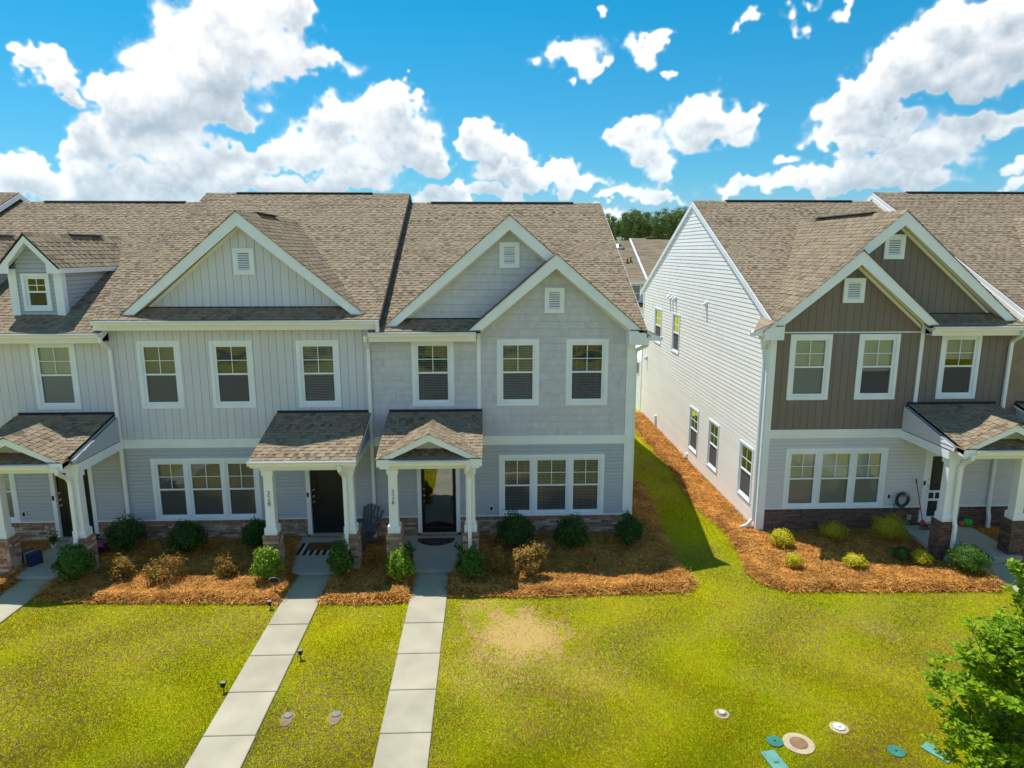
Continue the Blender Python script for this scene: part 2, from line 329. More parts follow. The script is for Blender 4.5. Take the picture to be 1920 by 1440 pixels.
def lawn_nodes(nt):
    """world-space patchy turf colour; returns the colour socket"""
    N = nt.nodes; L = nt.links
    geo = N.new('ShaderNodeNewGeometry')
    def nz(scale, detail=4, rough=.55, off=0):
        n = N.new('ShaderNodeTexNoise'); n.inputs['Scale'].default_value = scale; n.inputs['Detail'].default_value = detail; n.inputs['Roughness'].default_value = rough
        v = N.new('ShaderNodeVectorMath'); v.operation = 'ADD'; v.inputs[1].default_value = (off, off * 1.7, 0); L.new(geo.outputs['Position'], v.inputs[0]); L.new(v.outputs[0], n.inputs['Vector'])
        return n.outputs['Fac']
    def mr(s, a, b, c=0, d=1):
        m = N.new('ShaderNodeMapRange'); m.inputs[1].default_value = a; m.inputs[2].default_value = b; m.inputs[3].default_value = c; m.inputs[4].default_value = d; L.new(s, m.inputs[0]); return m.outputs[0]
    def mix(f, a, b, bt='MIX'):
        m = N.new('ShaderNodeMix'); m.data_type = 'RGBA'; m.blend_type = bt
        L.new(f, m.inputs[0]) if hasattr(f, 'links') else setattr(m.inputs[0], 'default_value', f)
        for k, c in (('A', a), ('B', b)):
            L.new(c, m.inputs[k]) if hasattr(c, 'links') else setattr(m.inputs[k], 'default_value', (*c, 1))
        return m.outputs['Result']
    def mul(a, b, op='MULTIPLY'):
        m = N.new('ShaderNodeMath'); m.operation = op; L.new(a, m.inputs[0]); L.new(b, m.inputs[1]) if hasattr(b, 'links') else setattr(m.inputs[1], 'default_value', b); m.use_clamp = True; return m.outputs[0]
    c = mix(mr(nz(.35, 3), .38, .64), LAWN_A, LAWN_B)
    c = mix(mr(nz(1.6, 5, .6, 7), .50, .72, 0, .8), c, LAWN_C)
    c = mix(mr(nz(14, 4, .7, 3), .25, .75, 0, .55), c, LAWN_D)
    # brown thatch showing through in loose drifts
    dead = mul(mr(nz(.33, 3, .6, 31), .42, .60), mr(nz(9, 5, .75, 5), .44, .60))
    c = mix(mul(dead, .85), c, (.30, .20, .075))
    # worn sandy patch beside the path
    for (x, y, r, s) in ((.6, 12.75, 1.0, 1.), (-.2, 13.9, .7, .5), (0., 11.6, 1.0, .42), (1.6, 11.4, 1.1, .32), (8.1, 12.6, .5, .4)):
        v = N.new('ShaderNodeVectorMath'); v.operation = 'DISTANCE'; L.new(geo.outputs['Position'], v.inputs[0]); v.inputs[1].default_value = (x, y, 0)
        dn = N.new('ShaderNodeMath'); dn.operation = 'ADD'; L.new(v.outputs['Value'], dn.inputs[0]); L.new(mr(nz(2.2, 6, .7, x + 2), .3, .7, -.8 * r, .8 * r), dn.inputs[1])
        f = mr(dn.outputs[0], r * 1.3, r * .2)
        f = mul(f, mr(nz(5, 7, .8, x), .30 if r > .9 and s == 1. else .36, .50 if s == 1. else .60)); f = mr(f, .15, .50, 0, s)
        c = mix(f, c, (.47, .32, .11))
    return c
LAWN_A = (.415, .385, .004); LAWN_B = (.31, .345, .004); LAWN_C = (.40, .29, .012); LAWN_D = (.29, .29, .004)
def lawn_mat(name, ground):
    m = bpy.data.materials.new(name); m.use_nodes = True; nt = m.node_tree; N = nt.nodes; L = nt.links
    bs = N['Principled BSDF']; bs.inputs['Roughness'].default_value = .9; bs.inputs['Specular IOR Level'].default_value = .08
    c = lawn_nodes(nt)
    geo = N.new('ShaderNodeNewGeometry')
    if ground:
        n = N.new('ShaderNodeTexNoise'); n.inputs['Scale'].default_value = 45; n.inputs['Detail'].default_value = 6; L.new(geo.outputs['Position'], n.inputs['Vector'])
        bp = N.new('ShaderNodeBump'); bp.inputs['Strength'].default_value = .6; bp.inputs['Distance'].default_value = .03; L.new(n.outputs['Fac'], bp.inputs['Height']); L.new(bp.outputs[0], bs.inputs['Normal'])
        L.new(c, bs.inputs['Base Color'])
    else:
        mr = N.new('ShaderNodeMapRange'); mr.inputs[3].default_value = .85; mr.inputs[4].default_value = 1.2; L.new(geo.outputs['Random Per Island'], mr.inputs[0])
        mm = N.new('ShaderNodeMix'); mm.data_type = 'RGBA'; mm.blend_type = 'MULTIPLY'; mm.inputs[0].default_value = 1; L.new(c, mm.inputs['A']); L.new(mr.outputs[0], mm.inputs['B'])
        L.new(mm.outputs['Result'], bs.inputs['Base Color'])
        tb = N.new('ShaderNodeBsdfTranslucent'); L.new(mm.outputs['Result'], tb.inputs[0])
        ms = N.new('ShaderNodeMixShader'); ms.inputs[0].default_value = .3; L.new(bs.outputs[0], ms.inputs[1]); L.new(tb.outputs[0], ms.inputs[2]); L.new(ms.outputs[0], N['Material Output'].inputs[0])
    return m
M['lawn'] = lawn_mat('lawn_turf', True); M['blade'] = lawn_mat('grass_blade', False)
M['straw'] = mat('pine_straw', (.15, .045, .018), .95, var=.5, vscale=14, bump=1., bscale=60, spec=.05)
M['needle'] = mat('straw_needle', (.4, .2, .07), .8, ramp=[(.42, .165, .028), (.76, .37, .08), (.62, .25, .045), (.88, .50, .16), (.20, .07, .015), (.30, .12, .03)], var=.38, vscale=1.6, spec=.1, trans=.05)

# ------------------------------------------------------------------ pieces: the largest 290 of a kind on a house are objects, the rest one mesh
_f = Vector((math.sin(R(YAW)) * math.cos(R(PITCH)), math.cos(R(YAW)) * math.cos(R(PITCH)), -math.sin(R(PITCH))))
_r = Vector((math.cos(R(YAW)), -math.sin(R(YAW)), 0)); _u = _r.cross(_f)
def in_view(p, size=1.):
    d = Vector(p) - Vector((0, 0, CAMH)); w = d.dot(_f)
    if w < .5: return 0
    if abs(d.dot(_r) / w) > .78 or abs(d.dot(_u) / w) > .59: return .0001 * size / w
    return size / w
PC = {}
TPL = {}
def template(key, mb, mats): TPL[key] = (np.array(mb.v, dtype=float), mb.f, mb.m, mats, mb.mesh(key, mats))
def piece(house, kind, parent, mb=None, mats=None, tpl=None, mtx=None, size=1., pos=None):
    if pos is None:
        pos = mtx.translation if mtx is not None else Vector(np.mean(mb.v, axis=0))
    PC.setdefault((house.name, kind), []).append((in_view(pos, size), len(PC), parent, mb, mats, tpl, mtx))
PLURAL = {'shake_panel': 'shake_panels', 'shingle': 'shingles', 'brick': 'bricks', 'siding_plank': 'siding_planks', 'siding_board': 'siding_boards', 'leaf': 'foliage'}
def flush():
    for (hn, kind), L in PC.items():
        house = bpy.data.objects[hn]
        L.sort(key=lambda t: -t[0])
        for (sc, _, parent, mb, mats, tpl, mtx) in L[:290]:
            if tpl:
                o = bpy.data.objects.new(kind, TPL[tpl][4]); COL.objects.link(o); o.parent = parent
                o.matrix_local = Matrix.Translation(-wl(parent)) @ mtx
            else: mb.build(kind, mats, parent)
        rest = L[290:]
        if rest:
            V = []; F = []; MI = []; mats_all = []; n = 0
            for (sc, _, parent, mb, mats, tpl, mtx) in rest:
                if tpl:
                    v, f, mi, mats = TPL[tpl][:4]; A = np.array(mtx); v = v @ A[:3, :3].T + A[:3, 3]
                else: v = np.array(mb.v); f = mb.f; mi = mb.m
                mats = mats if isinstance(mats, (list, tuple)) else [mats]
                ids = []
                for mt in mats:
                    if mt not in mats_all: mats_all.append(mt)
                    ids.append(mats_all.index(mt))
                V.append(v); F += [tuple(i + n for i in q) for q in f]; MI += [ids[i] for i in mi]; n += len(v)
            me = bpy.data.meshes.new(kind); me.from_pydata(np.concatenate(V).tolist(), [], F)
            for mt in mats_all: me.materials.append(mt)
            me.polygons.foreach_set('material_index', MI)
            tag(put(bpy.data.objects.new(PLURAL.get(kind, kind), me), house), kind='stuff')
    PC.clear()

# brick template: a box without its back (+y is the back)
def brick_tpl(key, m):
    b = MB(); b.box(-.5, .5, 0, 1, -.5, .5); del b.f[4]; del b.m[4]; template(key, b, m)
for k in ('brick', 'cap', 'dbrick'): brick_tpl('tpl_' + k, M[k])
# shingle templates: strip with raised laminated tabs, unit long, .17 up the slope
SH = .145
for vv in range(5):
    b = MB(); r = random.Random(vv)
    def slab(x0, x1, y1, t, b=b):
        z0 = .013 + t; z1 = .002 + t
        b.face([(x0, 0, z0), (x1, 0, z0), (x1, y1, z1), (x0, y1, z1)]); b.face([(x0, 0, 0), (x1, 0, 0), (x1, 0, z0), (x0, 0, z0)])
        if t:
            b.face([(x0, y1, 0), (x0, 0, 0), (x0, 0, z0), (x0, y1, z1)]); b.face([(x1, 0, 0), (x1, y1, 0), (x1, y1, z1), (x1, 0, z0)])
    slab(0, 1, .175, 0)
    x = r.uniform(0, .1)
    while x < .93:
        w = r.uniform(.10, .22); slab(x, min(x + w, 1), .150, .008); x += w + r.uniform(.07, .16)
    template('tpl_sh%d' % vv, b, M['shingle'])

def shingled(house, parent, o, e, up, width, length, skip=None, plen=.95):
    o = Vector(o); e = Vector(e).normalized(); up = Vector(up).normalized(); n = e.cross(up)
    rows = int(length / SH)
    for i in range(rows):
        v = i * SH - .015; x = -((i * .37 + random.random() * .15) % 1) * plen
        while x < width:
            a = max(x, 0); b = min(x + plen, width); x += plen
            if b - a < .03: continue
            p = o + e * a + up * v; q = o + e * b + up * (v + .16)
            if skip and skip(p, q): continue
            mtx = Matrix.Identity(4)
            for k in range(3): mtx[k][0] = e[k] * (b - a); mtx[k][1] = up[k]; mtx[k][2] = n[k]; mtx[k][3] = p[k] + n[k] * .002
            piece(house, 'shingle', parent, tpl='tpl_sh%d' % random.randrange(5), mtx=mtx, size=(b - a))

# ------------------------------------------------------------------ wall cladding
def clip_poly(P, C):
    """Sutherland-Hodgman; C convex counter-clockwise"""
    for i in range(len(C)):
        a = C[i]; b = C[(i + 1) % len(C)]; Q = []
        def ins(p): return (b[0] - a[0]) * (p[1] - a[1]) - (b[1] - a[1]) * (p[0] - a[0]) >= -1e-9
        for j in range(len(P)):
            p = P[j]; q = P[(j + 1) % len(P)]; ip, iq = ins(p), ins(q)
            if ip: Q.append(p)
            if ip != iq:
                d1 = (b[0] - a[0]) * (p[1] - a[1]) - (b[1] - a[1]) * (p[0] - a[0]); d2 = (b[0] - a[0]) * (q[1] - a[1]) - (b[1] - a[1]) * (q[0] - a[0])
                t = d1 / (d1 - d2); Q.append((p[0] + (q[0] - p[0]) * t, p[1] + (q[1] - p[1]) * t))
        P = Q
        if len(P) < 3: return []
    A = sum(P[i][0] * P[(i + 1) % len(P)][1] - P[(i + 1) % len(P)][0] * P[i][1] for i in range(len(P))) / 2
    return P if abs(A) > 2e-4 else []
def cuts(a, b, holes):
    S = [(a, b)]
    for (h0, h1) in holes:
        T = []
        for (s, t) in S:
            if h1 <= s or h0 >= t: T.append((s, t)); continue
            if h0 > s: T.append((s, h0))
            if h1 < t: T.append((h1, t))
        S = T
    return [s for s in S if s[1] - s[0] > .004]
def front_map(y): return lambda u, v, d: (u, y - d, v)
def side_map(x, s=-1): return lambda u, v, d: (x + s * d, u, v)
def minus(rect, holes, vert):
    """rect (u0,u1,v0,v1) minus rectangular holes, as rectangles"""
    out = [rect]
    for h in holes:
        nx = []
        for (a, b, c, d) in out:
            if h[0] >= b - .003 or h[1] <= a + .003 or h[2] >= d - .003 or h[3] <= c + .003: nx.append((a, b, c, d)); continue
            if vert:
                if h[0] > a: nx.append((a, h[0], c, d))
                if h[1] < b: nx.append((h[1], b, c, d))
                m, n = max(a, h[0]), min(b, h[1])
                if h[2] > c: nx.append((m, n, c, h[2]))
                if h[3] < d: nx.append((m, n, h[3], d))
            else:
                if h[2] > c: nx.append((a, b, c, h[2]))
                if h[3] < d: nx.append((a, b, h[3], d))
                m, n = max(c, h[2]), min(d, h[3])
                if h[0] > a: nx.append((a, h[0], m, n))
                if h[1] < b: nx.append((h[1], b, m, n))
        out = nx
    return [q for q in out if q[1] - q[0] > .003 and q[3] - q[2] > .003]
def clad(house, parent, kind, mp, style, rect, m, clip=None, holes=(), step=.1, joint=None):
    u0, u1, v0, v1 = rect
    if style == 'lap' or style == 'shake':
        v = v0; gv = .004 if style == 'shake' else .008
        while v < v1 - .005:
            w = min(v + step, v1)
            for (a, b, c, d) in minus((u0, u1, v, w - gv), holes, False):
                L = joint or (1.0 if style == 'shake' else 99); x = a - random.random() * L * (0 if L > 50 else 1); segs = []
                while x < b:
                    l = L * (random.uniform(.55, 1.3) if style == 'shake' else 1); segs.append((max(a, x), min(b, x + l))); x += l
                for (s, t) in segs:
                    if t - s < .02: continue
                    g = .0015 if style == 'shake' else .001
                    P = [(s + g, c), (t - g, c), (t - g, d), (s + g, d)]
                    if clip: P = clip_poly(P, clip)
                    if not P: continue
                    j = random.uniform(0, .004) if style == 'shake' else 0
                    dd = lambda q: .004 + j + (.010 if joint else .018 if style == 'lap' else .020) * (w - q[1]) / step
                    b_ = MB(); b_.prism([mp(q[0], q[1], dd(q)) for q in P], [mp(q[0], q[1], -.004) for q in P])
                    piece(house, kind, parent, b_, m, size=(t - s) * step)
            v += step
    else:
        u = u0
        while u < u1 - .005:
            w = min(u + step, u1)
            for (a, b, c, d) in minus((u + .004, w - .004, v0, v1), holes, True):
                P = [(a, c), (b, c), (b, d), (a, d)]
                if clip: P = clip_poly(P, clip)
                if not P: continue
                b_ = MB(); b_.prism([mp(q[0], q[1], .014) for q in P], [mp(q[0], q[1], -.004) for q in P])
                piece(house, kind, parent, b_, m, size=(d - c) * step)
            u += step
def wall_body(mb, mp, u0, u1, v0, v1, holes, t=.14, m=0, top=None):
    """a sheathing layer behind the cladding with real openings"""
    vs_ = sorted({v0, v1, *[min(max(h[k], v0), v1) for h in holes for k in (2, 3)]})
    for a, b in zip(vs_, vs_[1:]):
        c = (a + b) / 2
        for (s, e) in cuts(u0, u1, [(h[0], h[1]) for h in holes if h[2] < c < h[3]]):
            mb.prism([mp(s, a, -.003), mp(e, a, -.003), mp(e, b, -.003), mp(s, b, -.003)], [mp(s, a, -t), mp(e, a, -t), mp(e, b, -t), mp(s, b, -t)], m)
def rbox(mb, mp, u0, u1, v0, v1, d0, d1, m=0):
    mb.prism([mp(u0, v0, d1), mp(u1, v0, d1), mp(u1, v1, d1), mp(u0, v1, d1)], [mp(u0, v0, d0), mp(u1, v0, d0), mp(u1, v1, d0), mp(u0, v1, d0)], m)
def rframe(mb, mp, u0, u1, v0, v1, w, d0, d1, m=0, wb=None, wt=None):
    wb = wb or w; wt = wt or w
    rbox(mb, mp, u0, u0 + w, v0, v1, d0, d1, m); rbox(mb, mp, u1 - w, u1, v0, v1, d0, d1, m)
    rbox(mb, mp, u0 + w, u1 - w, v0, v0 + wb, d0, d1, m); rbox(mb, mp, u0 + w, u1 - w, v1 - wt, v1, d0, d1, m)
def sash(par, mp, u0, u1, v0, v1, grid=True, blind='blind', drop=1., tilt=.5, screen=True):
    """double-hung pair inside an opening: frame, two panes, glazing bars, screen, blind"""
    b = MB(); w = .04; vm = (v0 + v1) / 2 + .01
    rframe(b, mp, u0, u1, v0, v1, .03, -.12, .012)
    rframe(b, mp, u0 + .03, u1 - .03, v0 + .03, v1 - .03, w, -.05, .002)
    rbox(b, mp, u0 + .03 + w, u1 - .03 - w, vm - .025, vm + .02, -.045, .006)
    b.build('window_sash', M['trim'], par)
    a0, a1, c0, c1 = u0 + .068, u1 - .068, v0 + .068, v1 - .068
    for (p, q, d) in ((vm + .018, c1, -.012), (c0, vm - .023, -.03)):
        g = MB(); g.face([mp(a0, p, d), mp(a1, p, d), mp(a1, q, d), mp(a0, q, d)])
        g.build('glass_pane', M['glass'], par)
    if screen:
        g = MB(); g.face([mp(a0, c0, -.014), mp(a1, c0, -.014), mp(a1, vm - .023, -.014), mp(a0, vm - .023, -.014)]); g.build('insect_screen', M['screen'], par)
    if grid:
        for k in range(2):
            g = MB(); uc = (a0 + a1) / 2; vc = (vm + c1) / 2
            if k: rbox(g, mp, uc - .009, uc + .009, vm + .018, c1, -.011, -.004)
            else:
                rbox(g, mp, a0, uc - .009, vc - .009, vc + .009, -.011, -.004); rbox(g, mp, uc + .009, a1, vc - .009, vc + .009, -.011, -.004)
            g.build('glazing_bar', M['trim'], par)
    if blind:
        g = MB(); z = v1 - .05; n = 0; end = v1 - (v1 - v0) * drop + .04
        rbox(g, mp, a0 - .01, a1 + .01, v1 - .09, v1 - .035, -.125, -.085)
        z = v1 - .10
        while z > end:
            dz = .023 * math.sin(tilt * 1.5); dy = .023 * math.cos(tilt * 1.5)
            g.face([mp(a0 - .01, z - dz, -.075 + dy), mp(a1 + .01, z - dz, -.075 + dy), mp(a1 + .01, z + dz, -.075 - dy), mp(a0 - .01, z + dz, -.075 - dy)])
            z -= .044
        for uu in (a0 + .12, a1 - .12): rbox(g, mp, uu - .004, uu + .004, end, v1 - .09, -.08, -.077)
        g.build('blind', M[blind], par)
def window(house, mp, u0, u1, v0, v1, n=1, tw=.085, **kw):
    """trim surround with one sash or three; returns its openings"""
    b = MB(); rframe(b, mp, u0, u1, v0, v1, tw, -.003, .034)
    rframe(b, mp, u0 - .012, u1 + .012, v0 - .012, v1 + .012, .02, -.003, .026)
    W = u1 - u0; o = []
    if n == 1: cells = [(u0 + tw, u1 - tw)]
    else:
        cells = [(u0 + tw, u0 + .315 * W), (u0 + .340 * W, u0 + .660 * W), (u0 + .685 * W, u1 - tw)]
        for (p, q) in ((.315, .340), (.660, .685)): rbox(b, mp, u0 + p * W, u0 + q * W, v0 + tw, v1 - tw, -.003, .03)
    par = b.build('window' if n == 1 else 'triple_window', M['trim'], house)
    for (p, q) in cells: sash(par, mp, p, q, v0 + tw, v1 - tw, **kw)
    return (u0 + tw, u1 - tw, v0 + tw, v1 - tw)
def gable_vent(house, mp, u0, u1, v0, v1):
    b = MB(); rframe(b, mp, u0, u1, v0, v1, .09, 0, .045); par = b.build('gable_vent', M['trim'], house)
    b = MB(); rframe(b, mp, u0 + .09, u1 - .09, v0 + .09, v1 - .09, .03, 0, .03); b.build('vent_frame', M['trim'], par)
    a0, a1 = u0 + .12, u1 - .12; z = v0 + .13; b = MB(); rbox(b, mp, a0, a1, v0 + .12, v1 - .12, .0, .006); b.build('vent_back', M['grate'], par); b = MB()
    while z < v1 - .13:
        b.prism([mp(a0, z, .034), mp(a1, z, .034), mp(a1, z + .034, .016), mp(a0, z + .034, .016)], [mp(a0, z, .026), mp(a1, z, .026), mp(a1, z + .034, .010), mp(a0, z + .034, .010)]); z += .058
    tag(b.build('louvres', M['trim'], par), kind='stuff')

# ------------------------------------------------------------------ brickwork
def rowm(p, ex, ez, ey, sx, sz, sy):
    m = Matrix.Identity(4)
    for k in range(3): m[k][0] = ex[k] * sx; m[k][1] = ey[k] * sy; m[k][2] = ez[k] * sz; m[k][3] = p[k]
    return m
def brick_face(house, par, mp, u0, u1, v0, v1, tp, holes=(), off=0, proud=.012, half=False):
    o = Vector(mp(0, 0, 0)); ex = Vector(mp(1, 0, 0)) - o; ez = Vector(mp(0, 1, 0)) - o; ey = o - Vector(mp(0, 0, 1))
    v = v0; i = 0; BH = .0667; BL = .203
    while v < v1 - .03:
        h = min(BH, v1 - v) - .010
        for (a, b) in cuts(u0, u1, [(q[0], q[1]) for q in holes if q[2] < v + .05 and q[3] > v + .01]):
            x = a - (BL / 2 if (i + off) % 2 else 0)
            while x < b - .01:
                s = max(x, a); t = min(x + BL - .010, b); x += BL
                if t - s < .03: continue
                pr = proud + random.uniform(-.002, .003)
                piece(house, 'brick', par, tpl=tp, mtx=rowm(mp((s + t) / 2, v + h / 2, pr), ex, ez, ey, t - s, h, pr + .002), size=(t - s))
        v += BH; i += 1
def rowlock(house, par, mp, u0, u1, v0, v1, tp, depth=.03):
    o = Vector(mp(0, 0, 0)); ex = Vector(mp(1, 0, 0)) - o; ez = Vector(mp(0, 1, 0)) - o; ey = o - Vector(mp(0, 0, 1))
    n = max(1, round((u1 - u0) / .0667)); w = (u1 - u0) / n
    for i in range(n):
        u = u0 + (i + .5) * w
        piece(house, 'brick', par, tpl=tp, mtx=rowm(mp(u, (v0 + v1) / 2, depth), ex, ez, ey, w - .009, v1 - v0 - .004, depth + .002), size=w)
def brick_base(house, mp, u0, u1, z0, z1, tp, tcap, mortar, holes):
    b = MB()
    for (a, e) in cuts(u0, u1, [(h[0], h[1]) for h in holes if h[2] < z1 - .02]): rbox(b, mp, a, e, z0 - .15, z1 - .005, -.10, .002)
    par = b.build('brick_base', mortar, house)
    hs = [(h[0], h[1], h[2], h[3]) for h in holes]
    brick_face(house, par, mp, u0, u1, z0, z1 - .105, tp, hs)
    for (a, e) in cuts(u0, u1, [(h[0], h[1]) for h in hs if h[2] < z1 - .02]): rowlock(house, par, mp, a, e, z1 - .10, z1, tcap)
def pier(house, x0, x1, y0, y1, z0, z1, tp, tcap, mortar):
    b = MB(); b.box(x0 + .012, x1 - .012, y0 + .012, y1 - .012, z0 - .1, z1 - .002); par = b.build('porch_pier', mortar, house)
    fm = front_map(y0 + .012); bm = lambda u, v, d: (x0 + x1 - u, y1 - .012 + d, v)
    lm = lambda u, v, d: (x0 + .012 - d, y0 + y1 - u, v); rm = lambda u, v, d: (x1 - .012 + d, u, v)
    for k, (mp, a, c) in enumerate(((fm, x0, x1), (bm, x0, x1), (lm, y0, y1), (rm, y0, y1))):
        brick_face(house, par, mp, a + (.012 if k > 1 else 0), c - (.012 if k > 1 else 0), z0, z1 - .07, tp, off=k // 2)
        rowlock(house, par, mp, a - .006 if k < 2 else a + .012, c + .006 if k < 2 else c - .012, z1 - .066, z1 + .004, tcap, depth=.022)
    b = MB(); b.box(x0 + .01, x1 - .01, y0 + .01, y1 - .01, z1 - .004, z1 + .006); b.build('pier_cap', M['cap'] if tp == 'tpl_brick' else M['dbrick'], par)
def column(house, x0, x1, yc, z0, z1):
    c = (x0 + x1) / 2; b = MB()
    b.box(c - .15, c + .15, yc - .15, yc + .15, z0, z0 + .17); b.box(c - .135, c + .135, yc - .135, yc + .135, z0 + .17, z0 + .19)
    h = .112; t = .105
    b.prism([(c - h, yc - h, z0 + .19), (c + h, yc - h, z0 + .19), (c + h, yc + h, z0 + .19), (c - h, yc + h, z0 + .19)][::-1],
            [(c - t, yc - t, z1 - .13), (c + t, yc - t, z1 - .13), (c + t, yc + t, z1 - .13), (c - t, yc + t, z1 - .13)][::-1])
    b.box(c - .135, c + .135, yc - .135, yc + .135, z1 - .13, z1)
    b.build('porch_column', M['trim'], house)

# ------------------------------------------------------------------ roofs
YE, SL = 17.2, .465; YR = 25.05
AL = math.atan(SL)
def zroof(y, zE): return zE + SL * (y - YE)
def roof(house, x0, x1, zE, gables=(), left_rake=True, right_rake=True, detail=True):
    b = MB(); zr = zroof(YR, zE); YB = 2 * YR - YE; t = .14
    b.prism([(x0, YE, zE), (x0, YR, zr), (x0, YB, zE), (x0, YB, zE - t), (x0, YR, zr - t), (x0, YE, zE - t)],
            [(x1, YE, zE), (x1, YR, zr), (x1, YB, zE), (x1, YB, zE - t), (x1, YR, zr - t), (x1, YE, zE - t)])
    rf = b.build('roof', M['deck'], house)
    # back slope: plain courses, away from view
    b = MB(); n = int((YB - YR) / math.cos(AL) / SH)
    for i in range(n):
        y = YB - i * SH * math.cos(AL); z = zroof(2 * YR - y, zE); b.prism([(x0, y, z), (x1, y, z), (x1, y, z + .016), (x0, y, z + .016)], [(x0, y - .16, z + .16 * SL), (x1, y - .16, z + .16 * SL), (x1, y - .16, z + .16 * SL + .004), (x0, y - .16, z + .16 * SL + .004)])
    tag(b.build('rear_shingle_courses', M['shingle'], rf), kind='stuff')
    def skip(p, q):
        for g in gables:
            if p.y > g['yw'] + .25 and all(zroof(pp.y, zE) < g['zap'] - g['s'] * abs(xx - g['cx']) - .12 for pp in (p, q) for xx in (p.x, q.x)): return True
        return False
    shingled(house, rf, (x0 - .01, YE - .02, zE - .006), (1, 0, 0), (0, math.cos(AL), math.sin(AL)), x1 - x0 + .02, (YR - YE) / math.cos(AL), skip)
    # ridge cap pieces
    for k in range(int((x1 - x0) / .3)):
        b = MB(); x = x0 + k * .3; b.prism([(x, YR - .14, zr - .045), (x, YR, zr + .03), (x, YR + .14, zr - .045), (x, YR, zr)], [(x + .3, YR - .14, zr - .055), (x + .3, YR, zr + .02), (x + .3, YR + .14, zr - .055), (x + .3, YR, zr - .01)])
        piece(house, 'ridge_cap', rf, b, M['shingle'])
    # fascia, gutter
    b = MB(); b.box(x0, x1, YE + .005, YE + .03, zE - .30, zE - .02); b.box(x0, x1, YE + .03, 17.62, zE - .30, zE - .285)
    b.build('fascia', M['soffit'], house)
    for (xx, on) in ((x0, left_rake), (x1, right_rake)):
        if not on: continue
        b = MB(); s = -1 if xx == x0 else 1
        for yy in (0, 1):
            f = (lambda y: 2 * YR - y) if yy else (lambda y: y)
            a = [(xx, f(YE), zE - .015), (xx, f(YR), zr - .015), (xx, f(YR), zr - .21), (xx, f(YE), zE - .21)]
            b.prism(a, [(p[0] + s * .03, p[1], p[2]) for p in a])
        b.build('rake_trim', M['trim'], house)
    return rf
def gutter(house, x0, x1, y, z, name='gutter'):
    """K-style trough: open top, curved-out face"""
    P = [(y, z), (y, z - .105), (y - .075, z - .105), (y - .085, z - .06), (y - .125, z - .02), (y - .125, z), (y - .118, z), (y - .118, z - .022), (y - .078, z - .062), (y - .07, z - .098), (y - .006, z - .098), (y - .006, z)]
    b = MB()
    for i in range(len(P)):
        p, q = P[i], P[(i + 1) % len(P)]; b.face([(x0, p[0], p[1]), (x1, p[0], p[1]), (x1, q[0], q[1]), (x0, q[0], q[1])])
    for x in (x0, x1):
        b.face([(x, y, z), (x, y, z - .105), (x, y - .075, z - .105), (x, y - .085, z - .06), (x, y - .125, z - .02), (x, y - .125, z)])
    return b.build(name, M['gutter'], house)
def downspout(house, pts, w=.085, h=.065):
    b = MB(); b.sweep(pts, w, h, 4, up=(0, 1, 0)); o = b.build('downspout', M['gutter'], house)
    return o
